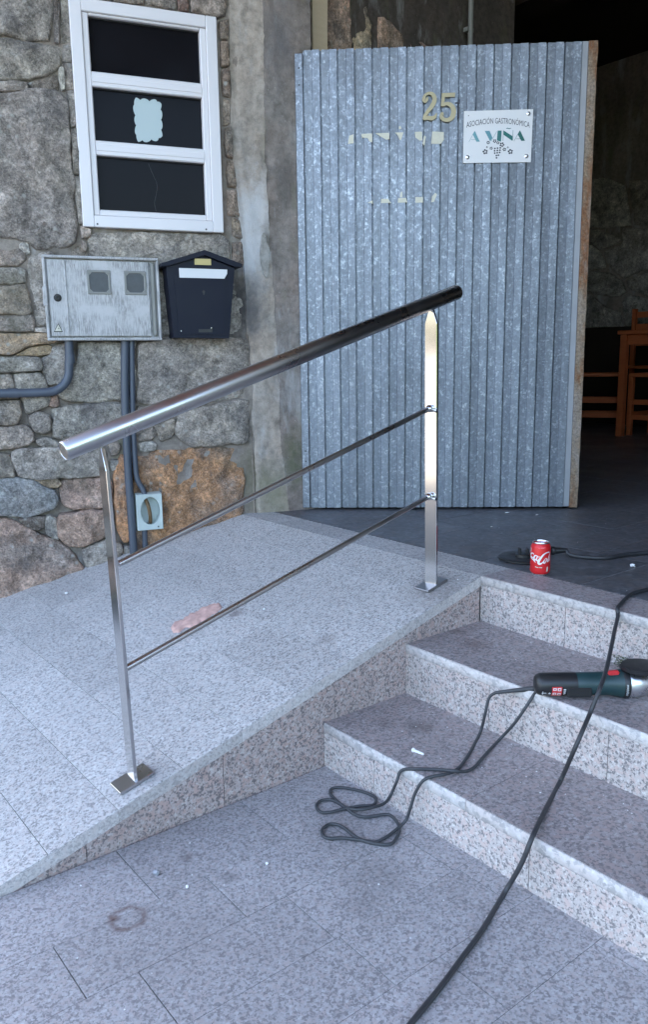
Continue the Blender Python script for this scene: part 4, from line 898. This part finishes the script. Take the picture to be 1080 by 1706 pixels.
def pipe(name, pts, r, label, cat, n=18, cuffs=()):
    t = thing(name, pts[0], label, cat, 'conduits on the stone wall')
    mesh('pipe', MB().tube(pts, r, n), M['conduit'], t, smooth=40)
    for (p, q) in cuffs: mesh('coupling', MB().tube([p, q], r + .0022, n), M['conduit'], t, smooth=40)
    return t
pts = [W(-.967, 1.284, .026), W(-.967, 1.215, .026), W(-.972, 1.18, .026)] + [W(-1.067 + .095 * cos(a), 1.165 - .100 * sin(a), .026) for a in (radians(q) for q in (15, 30, 45, 60, 75, 90))] + [W(-1.15, 1.064, .026), W(-1.45, 1.066, .026), W(-2.2, 1.07, .026)]
pipe('conduit', pts, .0185, 'thick grey conduit bending from under the meter box to the left', 'conduit', cuffs=((W(-.967, 1.225, .026), W(-.967, 1.185, .026)), (W(-1.185, 1.0645, .026), W(-1.225, 1.065, .026))))
pipe('conduit', [W(-.730, 1.284, .022), W(-.741, 1.10, .022), W(-.747, .95, .022), W(-.749, .70, .022), W(-.747, .50, .022), W(-.745, .285, .022)], .0175, 'thicker of the two vertical conduits running straight down to the ramp', 'conduit', cuffs=((W(-.7475, .93, .022), W(-.7478, .89, .022)),))
pipe('conduit', catmull([W(-.700, 1.284, .018), W(-.710, 1.05, .018), W(-.715, .90, .018), W(-.715, .72, .020), W(-.709, .66, .024), W(-.690, .62, .03), W(-.680, .585, .035)], 5), .0125, 'thin vertical conduit bending into the open junction box', 'conduit')
pipe('conduit', [W(-.6905, .44, .025), W(-.692, .36, .02), W(-.693, .295, .018)], .0125, 'short thin conduit stub below the open junction box', 'conduit')

jb = thing('junction_box', W(-.667, .43), 'small pale grey open junction box with an oval hole, low on the orange stone', 'junction box')
ju = MB(); J0 = (-.724, -.609, .432, .598); jc = (-.664, .520); ra_, rb2 = .044, .064
oval = [(jc[0] + ra_ * cos(2 * pi * k / 32), jc[1] + rb2 * sin(2 * pi * k / 32)) for k in range(32)]
def sq(p):
    dx, dy = p[0] - jc[0], p[1] - jc[1]; t = 1e9
    if dx: t = min(t, ((J0[1] if dx > 0 else J0[0]) - jc[0]) / dx)
    if dy: t = min(t, ((J0[3] if dy > 0 else J0[2]) - jc[1]) / dy)
    return (jc[0] + dx * t, jc[1] + dy * t)
sqr = [sq(p) for p in oval]; vs = []
cors = [(J0[1], J0[3]), (J0[0], J0[3]), (J0[0], J0[2]), (J0[1], J0[2])]
for cx_, cy_ in cors:
    k = min(range(32), key=lambda i: (sqr[i][0] - cx_) ** 2 + (sqr[i][1] - cy_) ** 2); sqr[k] = (cx_, cy_)
for p in oval: vs.append(W(p[0], p[1], .052))
for p in sqr: vs.append(W(jc[0] + (p[0] - jc[0]) * .97, jc[1] + (p[1] - jc[1]) * .98, .054))
for p in sqr: vs.append(W(p[0], p[1], .050))
for p in sqr: vs.append(W(p[0], p[1], -.02))
for p in oval: vs.append(W(p[0], p[1], .006))
fs = []
for i in range(32):
    j = (i + 1) % 32
    fs += [(i, j, 32 + j, 32 + i), (32 + i, 32 + j, 64 + j, 64 + i), (64 + i, 64 + j, 96 + j, 96 + i), (j, i, 128 + i, 128 + j)]
fs.append(tuple(range(128, 160)))
ju.add(vs, fs); mesh('frame', ju, M['junction'], jb, smooth=35)
ms = MB(); ms.tube(catmull([W(-.680, .572, .030), W(-.672, .545, .044), W(-.667, .515, .046), W(-.664, .485, .040), W(-.664, .462, .026)], 4), .0085, 10); mesh('metal_strip', ms, M['rusty_strip'], jb, smooth=40)
mesh('screw_hole', MB().lathe([(.0035, 0), (.0035, .0006)], W(-.632, .445, .054), WO, 10), M['black'], jb)
pp_ = thing('pipe', FR(3.61, 2.0, .05), 'thin grey vertical pipe on the dark inner wall above the door', 'pipe'); mesh('tube', MB().tube([FR(3.61, 2.0, .05), FR(3.61, 3.42, .05)], .014, 14), M['boxrim'], pp_, smooth=40)
mesh('clip', MB().box(FR(3.61, 2.94, .035), (.05, .03, .02)), M['boxrim'], pp_)

# ------------------------------------------------------------------ drinks can
can = thing('drinks_can', (2.206, 1.625, LAND), 'red soft drink can with white script, standing on the landing edge', 'can')
cb = Vector((2.206, 1.625, LAND))
mesh('body', MB().lathe([(.0235, .0065), (.0275, .007), (.0325, .0135), (.0331, .018), (.0331, .096), (.0322, .100), (.0295, .1055), (.0275, .1085), (.0268, .110)], cb, UP, 48), M['red'], can, smooth=40)
mesh('base', MB().lathe([(.0235, .0), (.0255, .0005), (.0262, .003), (.0277, .0071), (.0240, .0072)], cb, UP, 48), M['alu'], can, smooth=40)
mesh('lid', MB().lathe([(.0266, .1095), (.0274, .1105), (.0276, .1135), (.0270, .1150), (.0258, .1145), (.0248, .1095), (.0238, .1085), (.001, .1088)], cb, UP, 48), M['alu'], can, smooth=40)
tab = MB().box(cb + Vector((.002, 0, .1098)), (.022, .015, .0012), ch=.0005); mesh('ring_pull', tab, M['alu'], can)
view = Vector((-cb.x, -cb.y, 0)).normalized(); ca = atan2(view.y, view.x)
def cs_(x, y, d):      # picture of the can, 1080 x 1080: axis at x = 435, one radius = 189 px
    a = ca + max(-1.45, min(1.45, (x - 435) / 189.0)) * 1.0; z = (848 - y + (abs(x - 435) / 189.0) ** 2 * 30) / 5450.0 + .004
    z = max(.012, min(.106, z)); r_ = (.0331 if z < .096 else .0331 - (z - .096) * .42) + .00025 + d
    return cb + Vector((cos(a) * r_, sin(a) * r_, z))
def cw(x):   # from seen position to unrolled position
    return 435 + asin(max(-1, min(1, (x - 435) / 189.0))) * 189.0
lg = MB()
def cst(pts, ws, sub=5): ribbon(lg, [(cw(x), y) for x, y in pts], ws, cs_, -.0003, .0001, sub)
cst([(600, 455), (585, 440), (540, 432), (490, 458), (440, 520), (405, 580), (408, 620), (440, 625), (480, 600), (510, 555)], [10, 14, 18, 26, 38, 44, 40, 30, 18, 8])
cst([(515, 545), (500, 590), (510, 620), (535, 600), (550, 555), (540, 535), (518, 545)], [10, 24, 20, 12, 16, 14, 8])
cst([(610, 480), (590, 530), (565, 590), (575, 612), (592, 600)], [8, 14, 18, 14, 6])
cst([(607, 545), (596, 575), (594, 605), (606, 600)], [8, 16, 14, 8])
cst([(312, 480), (300, 465), (275, 480), (260, 520), (268, 552), (300, 545), (322, 515)], [12, 16, 22, 30, 28, 16, 8])
cst([(378, 492), (350, 480), (325, 510), (318, 555), (335, 570), (360, 545), (378, 500)], [10, 16, 26, 30, 24, 14, 8])
cst([(388, 480), (370, 530), (362, 565), (375, 572), (395, 555)], [16, 22, 24, 16, 6])
cst([(392, 500), (428, 494)], [14, 12])
cst([(255, 395), (262, 430), (258, 470)], [10, 14, 8])
cst([(255, 575), (300, 580), (335, 600), (352, 618)], [18, 24, 18, 3])
mesh('script_logo', lg, M['print_white'], can)
def csz(x, y, d): return cs_(cw(x), y, d)
text_mesh('SABOR ORIGINAL', csz, M['print_white'], can, 305, 560, 338, 30, 10, .0001)
lb = MB()
for (xa, xb) in ((345, 400), (412, 475)): ribbon(lb, [(cw(xa), 694), (cw((xa + xb) / 2), 696), (cw(xb), 696)], [13, 13, 13], cs_, -.0003, .0001, 3)
ribbon(lb, [(cw(568), 705), (cw(566), 790)], [36, 36], cs_, -.0003, .0001, 4)
mesh('small_print', lb, M['tape'], can)

# ------------------------------------------------------------------ black round disc and the lead behind the can
dc = Vector((2.335, 1.795, LAND))
disc = thing('round_disc', dc, 'black round plastic disc with raised hub, lying flat behind the red can', 'disc')
mesh('plate', MB().lathe([(.083, .001), (.089, .004), (.089, .009), (.085, .0115), (.045, .012), (.040, .0105), (.001, .0105)], dc, UP, 44), M['black'], disc, smooth=35)
hb = MB().lathe([(.030, .010), (.029, .020), (.024, .022), (.001, .022)], dc, UP, 24); mesh('hub', hb, M['black'], disc, smooth=35)
for q in (-1, 1): mesh('tab', MB().box(dc + CR * (.014 * q) + UP * .031, (.008, .022, .024), (CR, UP.cross(CR), UP), .002), M['black'], disc)
pl_ = thing('power_lead', (2.45, 1.735, LAND), 'short black power lead with moulded plug, behind the red can', 'lead')
pv = Vector((2.40, 1.77, LAND + .026)); pd = Vector((.62, -.50, 0)).normalized(); side = UP.cross(pd)
plug = MB().lathe([(.010, .0), (.024, .003), (.026, .012), (.026, .024), (.020, .034), (.014, .044), (.012, .060), (.010, .078), (.0075, .10)], pv, pd, 24)
mesh('plug', plug, M['black'], pl_, smooth=40)
mesh('collar', MB().lathe([(.015, .040), (.0165, .043), (.0165, .050), (.014, .053)], pv, pd, 20), M['black'], pl_, smooth=40)
lead = catmull([pv + pd * .095, Vector((2.475, 1.690, LAND + .012)), Vector((2.505, 1.628, LAND + .009)), Vector((2.555, 1.585, LAND + .009)), Vector((2.645, 1.568, LAND + .009)), Vector((2.74, 1.520, LAND + .009)), Vector((2.80, 1.42, LAND + .009)), Vector((2.83, 1.25, LAND + .009)), Vector((2.84, .9, LAND + .009))], 6)
mesh('cable', MB().tube(lead, .0075, 12), M['rubber'], pl_, smooth=40)

# ------------------------------------------------------------------ cables
EXTENSION_PATH = [(2.3367, 1.2773, 0.464), (2.2331, 1.2875, 0.464), (2.1818, 1.2808, 0.464), (2.1129, 1.2584, 0.464), (2.0425, 1.231, 0.4655), (2.0265, 1.219, 0.4475), (1.95, 1.1815, 0.4243), (1.8, 1.1057, 0.385), (1.7, 1.0609, 0.3673), (1.665, 1.0619, 0.3135), (1.6, 1.0376, 0.2981), (1.57, 1.0427, 0.2453), (1.6011, 1.094, 0.142), (1.453, 1.0327, 0.142), (1.345, 0.9844, 0.1453), (1.32, 0.9934, 0.0842), (1.3012, 1.0219, 0.006), (1.1688, 0.9737, 0.006), (1.081, 0.9477, 0.006), (0.9897, 0.9213, 0.006), (0.8968, 0.8982, 0.006), (0.8292, 0.8813, 0.006), (0.7285, 0.8526, 0.006)]
GRINDER_CORD_PATH = [(1.7, 1.2504, 0.3075), (1.69, 1.2858, 0.2953), (1.675, 1.3141, 0.2868), (1.66, 1.3533, 0.2728), (1.65, 1.3698, 0.2525), (1.64, 1.3728, 0.21), (1.6453, 1.395, 0.141), (1.5053, 1.3211, 0.141), (1.4398, 1.2972, 0.141), (1.3962, 1.2961, 0.145), (1.3644, 1.3093, 0.144), (1.345, 1.3217, 0.1341), (1.335, 1.339, 0.0955), (1.325, 1.3458, 0.0545), (1.3199, 1.3556, 0.02), (1.2905, 1.3557, 0.008), (1.2424, 1.3484, 0.006), (1.2068, 1.3513, 0.006), (1.1912, 1.3741, 0.006), (1.1575, 1.4153, 0.006), (1.1327, 1.4324, 0.006), (1.1252, 1.452, 0.006), (1.1408, 1.4767, 0.006), (1.1702, 1.484, 0.006), (1.1851, 1.4681, 0.006), (1.189, 1.4438, 0.006), (1.1855, 1.4089, 0.006), (1.1903, 1.3732, 0.006), (1.2086, 1.3401, 0.006), (1.2325, 1.3203, 0.006), (1.2614, 1.3294, 0.006), (1.2963, 1.3551, 0.006), (1.3143, 1.3898, 0.006), (1.3172, 1.4203, 0.006), (1.2879, 1.4372, 0.006), (1.26, 1.453, 0.006), (1.2498, 1.4798, 0.006), (1.252, 1.5194, 0.006), (1.2517, 1.5545, 0.006), (1.2418, 1.5785, 0.006), (1.2185, 1.586, 0.006), (1.1951, 1.5704, 0.006), (1.1882, 1.542, 0.006), (1.2078, 1.5258, 0.006), (1.2347, 1.5186, 0.006), (1.2843, 1.5004, 0.006), (1.3179, 1.4802, 0.006), (1.3442, 1.4975, 0.006), (1.3473, 1.523, 0.006), (1.3363, 1.5607, 0.006), (1.3093, 1.604, 0.006), (1.2846, 1.6161, 0.006), (1.2642, 1.596, 0.006), (1.2574, 1.5616, 0.006), (1.252, 1.5194, 0.006), (1.2662, 1.4794, 0.012), (1.3022, 1.4626, 0.013), (1.3406, 1.4598, 0.012), (1.3, 1.3928, 0.0795), (1.335, 1.4076, 0.0975), (1.35, 1.4054, 0.1254), (1.3601, 1.3692, 0.142), (1.3898, 1.3424, 0.142), (1.4119, 1.3108, 0.145), (1.4239, 1.2828, 0.15), (1.4514, 1.2771, 0.142), (1.4882, 1.2771, 0.141), (1.5771, 1.3088, 0.141), (1.6657, 1.3369, 0.142), (1.66, 1.287, 0.2065), (1.67, 1.2589, 0.2601), (1.69, 1.2482, 0.2956), (1.678, 1.229, 0.318)]
ex = thing('extension_cable', EXTENSION_PATH[0], 'long black extension cable trailing from the landing down the steps, in front of the grinder', 'cable')
mesh('cable', MB().tube(catmull(EXTENSION_PATH, 7), .0056, 12), M['rubber'], ex, smooth=40)
gc_ = thing('tangled_cable', GRINDER_CORD_PATH[10], 'thin dark grey power cord looped in a tangle at the foot of the steps', 'cord')
mesh('cord', MB().tube(catmull(GRINDER_CORD_PATH, 5), .0042, 10), M['grey_rubber'], gc_, smooth=40)
mesh('strain_relief', MB().tube(catmull(GRINDER_CORD_PATH[:4], 4), [.0075 - .0028 * k / 12 for k in range(13)], 12), M['grey_rubber'], gc_, smooth=40)

# ------------------------------------------------------------------ angle grinder lying on the second step
ga = Vector((1.700, 1.2504, .3330)); gx = Vector((.764, -.645, .012)).normalized()
TAIL = Vector((1.672, 1.232, .3335))
gr = thing('angle_grinder', (TAIL.x, TAIL.y, T2), 'dark green and black angle grinder with a red switch, lying on the middle step', 'angle grinder')
gz = (UP - gx * UP.dot(gx)).normalized(); gy = gz.cross(gx)      # gy points away from the street
def G(s_, a=0.0, b=0.0): return TAIL + gx * s_ + gy * a + gz * b
def gl(prof, mat, name, parent=gr, sm=40, n=36, flat_=1.0):
    b = MB().lathe(prof, (0, 0, 0), (0, 0, 1), n); b.v = [G(v.z, v.x * flat_, v.y) for v in b.v]; return mesh(name, b, mat, parent, smooth=sm)
gl([(.006, -.004), (.020, -.002), (.0265, .004), (.0295, .012), (.0300, .030), (.0302, .060), (.0305, .098), (.0300, .104)], M['black'], 'rear_handle')
gl([(.0292, .103), (.0300, .106), (.0302, .150), (.0312, .190), (.0335, .206), (.0365, .216), (.0375, .222)], M['tool_green'], 'motor_housing')
gl([(.0370, .221), (.0385, .224), (.0385, .236), (.0375, .238)], M['black'], 'brand_band')
gl([(.0360, .237), (.0375, .239), (.0375, .262), (.034, .270), (.030, .292), (.022, .300), (.001, .302)], M['alu'], 'gear_head')
grip = MB()
for (s0, s1, b0) in ((.075, .140, -.010),): grip.box(G((s0 + s1) / 2, -.0275, -.012), (s1 - s0, .008, .028), (gx, gy, gz), .003)
mesh('grip_pad', grip, M['black'], gr)
mesh('switch', MB().box(G(.199, -.010, .0325), (.030, .016, .014), (gx, gy, gz), .005), M['tool_red'], gr)
def gface(s_, b, d=0.0, r_=.0300):   # point on the near side of the body, b = height above the axis
    a = -sqrt(max(1e-6, r_ ** 2 - b ** 2)); v = Vector((0, a, b)).normalized() * (r_ + d); return G(s_, v.y, v.z)
def curved(s0, s1, b0, b1, mat, name, d, r_=.0303, parent=gr):
    b = MB(); n_ = 8
    for k in range(n_ + 1):
        bb = b0 + (b1 - b0) * k / n_; b.v += [gface(s0, bb, d, r_), gface(s1, bb, d, r_)]
    for k in range(n_): b.f.append((2 * k, 2 * k + 1, 2 * k + 3, 2 * k + 2))
    return mesh(name, b, mat, parent, base=gface((s0 + s1) / 2, b0, 0) if parent is not gr else None)
ll = curved(.036, .062, -.024, .004, M['tool_red'], 'rating_label', .0009)
def gtext(s0, r_, b0):
    def f_(x, y, d): return gface(s0 + x, b0 + y, d, r_)
    return f_
for (s0, s1, b0, b1) in ((.0385, .0475, -.006, .001), (.0385, .0475, -.020, -.012), (.0505, .0595, -.007, .001), (.0505, .0595, -.021, -.013)):
    curved(s0, s1, b0, b1, M['print_white'], 'label_mark', .0013, parent=ll)
    curved(s0 + .0022, s1 - .0022, b0 + .002, b1 - .002, M['tool_red'], 'label_mark', .0016, parent=ll)
mk = MB()
for (s0, s1, b0, b1) in ((.010, .022, -.0145, -.0125), (.012, .0135, -.019, -.008), (.027, .0335, -.0155, -.0135), (.0295, .0308, -.018, -.011), (.066, .072, -.004, -.002), (.066, .072, -.008, -.0062), (.066, .071, -.012, -.0102), (.066, .072, -.016, -.0142), (.067, .070, -.020, -.0182)):
    o_ = len(mk.v); mk.v += [gface(s0, b0, .001), gface(s1, b0, .001), gface(s1, b1, .001), gface(s0, b1, .001)]; mk.f.append((o_, o_ + 1, o_ + 2, o_ + 3))
mesh('print_marks', mk, M['print_white'], gr)
text_mesh('metabo', lambda x, y, d: gface(.2255 + y, .010 - x * .95, .0010, .0385), M['print_white'], gr, 0, .032, 0, -.0075, 0, 0)
gdn = MB()
a0 = G(.275, .0, 0)
gdn.lathe([(.012, .0), (.017, .034), (.018, .042)], a0, gz, 24); mesh('spindle_neck', gdn, M['alu'], gr, smooth=40)
mesh('grinding_disc', MB().lathe([(.006, .044), (.052, .0445), (.052, .048), (.006, .0485)], a0, gz, 40), M['black'], gr, smooth=30)
gu = MB(); segs = 18
for k in range(segs + 1):
    a = radians(20 + 190 * k / segs); rad = .057
    dv = gx * cos(a) - gy * sin(a)
    gu.v += [a0 + dv * .018 + gz * .0415, a0 + dv * rad + gz * .0415, a0 + dv * (rad + .0015) + gz * .053]
for k in range(segs): gu.f += [(3 * k, 3 * k + 1, 3 * k + 4, 3 * k + 3), (3 * k + 1, 3 * k + 2, 3 * k + 5, 3 * k + 4)]
mesh('guard', gu, M['black'], gr, smooth=30)
mesh('side_handle', MB().tube(catmull([G(.268, .034, 0), G(.268, .060, .002), G(.268, .10, .004)], 5), [.008] * 5 + [.014] * 6, 16), M['black'], gr, smooth=40)

# ------------------------------------------------------------------ small litter
def crumb(p, r_, label, seed, name='plaster_crumb', cat='crumb', mat='foam', group=None, sq_=(1, 1, .7)):
    rq = random.Random(seed); bm = bmesh.new(); bmesh.ops.create_icosphere(bm, subdivisions=2, radius=1.0); b = MB()
    for v in bm.verts:
        q = v.co * r_ * .72 * (1 + .75 * noise.noise(v.co * 2.2 + Vector((seed, 0, 0))) + rq.uniform(-.06, .06)); b.v.append(Vector(p) + Vector((q.x * sq_[0], q.y * sq_[1], q.z * sq_[2] + r_ * sq_[2] * .8)))
    bm.verts.index_update(); b.f = [tuple(v.index for v in f.verts) for f in bm.faces]; bm.free()
    return setp(mesh(name, b, M[mat], smooth=40, base=p), label, cat, group)
crumb((1.1685, 3.2605, ramp_z(1.1685)), .009, 'white foam crumb on the ramp near the stone wall', 1)
crumb((1.5176, 2.281, ramp_z(1.5176)), .006, 'tiny white crumb in the middle of the ramp beside the pink scrap', 2)
crumb((.7316, 1.5878, 0), .010, 'pale pebble on the paving by the ramp foot, above the rust ring', 3, 'pebble', 'pebble', 'pale_metal')
crumb((.7648, 1.4982, 0), .0055, 'small white crumb on the paving between rust ring and cord tangle', 4)
crumb((.955, 1.455, 0), .005, 'tiny white crumb on the paving below the tangled cord', 10)
crumb((2.525, 1.473, LAND), .011, 'white plaster crumb on the slate floor at the right edge of the photo', 5)
crumb((3.067, 2.288, LAND), .010, 'flat white flake on the slate floor, nearer the rusty door edge', 6, sq_=(1.6, .6, .2))
crumb((3.001, 2.411, LAND), .012, 'larger crumpled white flake on the slate floor below the door', 7, sq_=(1.5, .8, .3))
crumb((2.70, 2.25, LAND), .006, 'tiny white flake on the slate floor in front of the door', 8, sq_=(1.3, .8, .3))
an = thing('wall_plug', (1.434, 1.428, T1), 'short white plastic wall plug lying on the lowest step', 'wall plug')
mesh('shaft', MB().tube([Vector((1.4375, 1.4110, T1 + .0045)), Vector((1.4330, 1.4430, T1 + .0045))], [.0034, .0042], 12), M['foam'], an, smooth=40)
mesh('collar', MB().tube([Vector((1.4330, 1.4430, T1 + .005)), Vector((1.4325, 1.4470, T1 + .005))], [.0060, .0060], 12), M['foam'], an, smooth=40)
# pinkish scrap lying crumpled on the ramp
ps = MB(); NXS, NYS = 30, 14; A0 = Vector((1.256, 2.478)); A1 = Vector((1.456, 2.474))
for i in range(NXS + 1):
    for j in range(NYS + 1):
        s_ = i / NXS; t_ = j / NYS - .5; wd = .105 * (sin(pi * min(1, s_ * .92 + .06)) ** .45) * (1 + .45 * noise.noise(Vector((s_ * 6, 1, 0))) + .25 * noise.noise(Vector((s_ * 15, t_, 4))))
        p = A0.lerp(A1, s_) + Vector((.30, 1)).normalized() * (t_ * wd + .012 * noise.noise(Vector((s_ * 4, 5, 0))))
        h = .0025 + .0035 * max(0, 1 - (2 * t_) ** 2) + .009 * abs(noise.noise(Vector((s_ * 5, t_ * 7, 2)))) + .004 * abs(noise.noise(Vector((s_ * 14, t_ * 16, 7)))) + .006 * math.exp(-((t_ - .12 - .15 * s_) / .07) ** 2) * (.4 + .6 * noise.noise(Vector((s_ * 8, 3, 0))))
        if j in (0, NYS) or i in (0, NXS): h = .0006
        ps.v.append(Vector((p.x, p.y, ramp_z(p.x) + h)))
for i in range(NXS):
    for j in range(NYS):
        a = i * (NYS + 1) + j; ps.f.append((a, a + NYS + 1, a + NYS + 2, a + 1))
setp(mesh('crumpled_rag', ps, M['pink'], smooth=60), 'crumpled pinkish scrap lying on the pale ramp under the lower bar', 'rag')
# moss in the corner behind the grinder
ms_ = MB(); rm = random.Random(9)
for k in range(420):
    p = Vector((2.036 - abs(rm.gauss(0, .010)), 1.165 + rm.gauss(0, .030), T2 + rm.uniform(0, .030))); d_ = Vector((rm.uniform(-1, .2), rm.uniform(-1, 1), rm.uniform(.2, 1))).normalized(); w_ = d_.orthogonal().normalized() * .0015
    o_ = len(ms_.v); ms_.v += [p - w_, p + w_, p + d_ * rm.uniform(.006, .014)]; ms_.f.append((o_, o_ + 1, o_ + 2))
mesh('moss', ms_, M['moss'], kind='stuff')

# ------------------------------------------------------------------ furniture in the dark room
def leg(b, x, y, z0_, z1_, w_=.042): b.box((x, y, (z0_ + z1_) / 2), (w_, w_, z1_ - z0_), ch=.003); return b
def stool(x, y, h, label, w_=.44, d_=.36):
    t = thing('wooden_stool', (x, y, LAND), label, 'stool', 'wooden stools in the dark room')
    mesh('seat', MB().box((x, y, LAND + h - .018), (d_ + .05, w_ + .05, .036), ch=.005), M['wood'], t)
    for i in (-1, 1):
        for j in (-1, 1): mesh('leg', leg(MB(), x + i * d_ / 2, y + j * w_ / 2, LAND, LAND + h - .037), M['wood'], t)
    for zq in (.17, .31):
        for i in (-1, 1):
            mesh('rung', MB().box((x + i * d_ / 2, y, LAND + zq), (.022, w_ - .044, .045), ch=.002), M['wood'], t)
            if zq < .2: mesh('rung', MB().box((x, y + i * w_ / 2, LAND + zq + .03), (d_ - .044, .022, .04), ch=.002), M['wood'], t)
    t.rotation_euler.z = radians(32); return t
stool(7.10, 4.62, .575, 'orange brown wooden stool left of the table, nearest the rusty door edge')
s2_ = stool(7.10, 3.93, .575, 'orange brown wooden stool tucked under the tall table, at the right edge of the photo'); s2_.rotation_euler.z = 0
tb_ = thing('wooden_table', (7.1, 3.62, LAND), 'tall brown wooden table in the dark room behind the stools', 'table')
mesh('top', MB().box((7.10, 3.62, LAND + .94), (.74, 1.18, .035), ch=.004), M['wood'], tb_)
mesh('apron', MB().box((7.10, 3.62, LAND + .875), (.64, 1.06, .09)), M['wood'], tb_)
for i in (-1, 1):
    for j in (-1, 1): mesh('leg', leg(MB(), 7.10 + i * .32, 3.62 + j * .54, LAND, LAND + .92, .06), M['wood'], tb_)
cx0, cy0 = 7.72, 4.42
ch_ = thing('wooden_chair', (cx0, cy0, LAND), 'wooden chair back showing above the table edge', 'chair')
for j in (-1, 1): mesh('leg', leg(MB(), cx0, cy0 + j * .22, LAND, LAND + 1.20), M['wood'], ch_); mesh('leg', leg(MB(), cx0 - .18, cy0 + j * .20, LAND, LAND + .60, .036), M['wood'], ch_)
mesh('seat', MB().box((cx0 - .09, cy0, LAND + .62), (.26, .44, .03), ch=.004), M['wood'], ch_)
for zq in (.86, 1.02, 1.14): mesh('backrest_slat', MB().box((cx0, cy0, LAND + zq), (.02, .39, .06), ch=.003), M['wood'], ch_)

# cutting grit and dust chips swept about the ramp, steps and paving
grit = MB(); rgq = random.Random(21)
for k in range(260):
    w_ = rgq.random()
    if w_ < .40: x = rgq.uniform(.5, 2.0); y = rgq.uniform(1.78, 3.1); z = ramp_z(x)
    elif w_ < .55: x = X1 + .03 + abs(rgq.gauss(.2, .08)); y = rgq.uniform(.9, 1.72); z = T1
    elif w_ < .68: x = X2 + .03 + abs(rgq.gauss(.22, .08)); y = rgq.uniform(1.25, 1.72); z = T2
    elif w_ < .80: x = rgq.uniform(2.25, 3.3); y = rgq.uniform(1.3, 2.3); z = LAND
    else: x = rgq.uniform(.35, 1.3); y = rgq.uniform(.9, 1.7); z = 0
    x = min(x, {T1: X2 - .02, T2: X3 - .02}.get(z, 9)); y = min(y, wall_y(x) - .08)
    r_ = rgq.uniform(.0007, .0021) * (1 + .8 * (rgq.random() < .08)); a = rgq.uniform(0, 6.28); p = Vector((x, y, z + .0002))
    o_ = len(grit.v)
    for q in range(4): grit.v.append(p + Vector((cos(a + q * 1.6) * r_ * rgq.uniform(.6, 1.5), sin(a + q * 1.6) * r_ * rgq.uniform(.6, 1.3), 0)))
    grit.v.append(p + UP * r_ * rgq.uniform(.5, 1.0)); grit.f += [(o_, o_ + 1, o_ + 4), (o_ + 1, o_ + 2, o_ + 4), (o_ + 2, o_ + 3, o_ + 4), (o_ + 3, o_, o_ + 4), (o_ + 3, o_ + 2, o_ + 1, o_)]
mesh('grit', grit, M['foam'], kind='stuff')
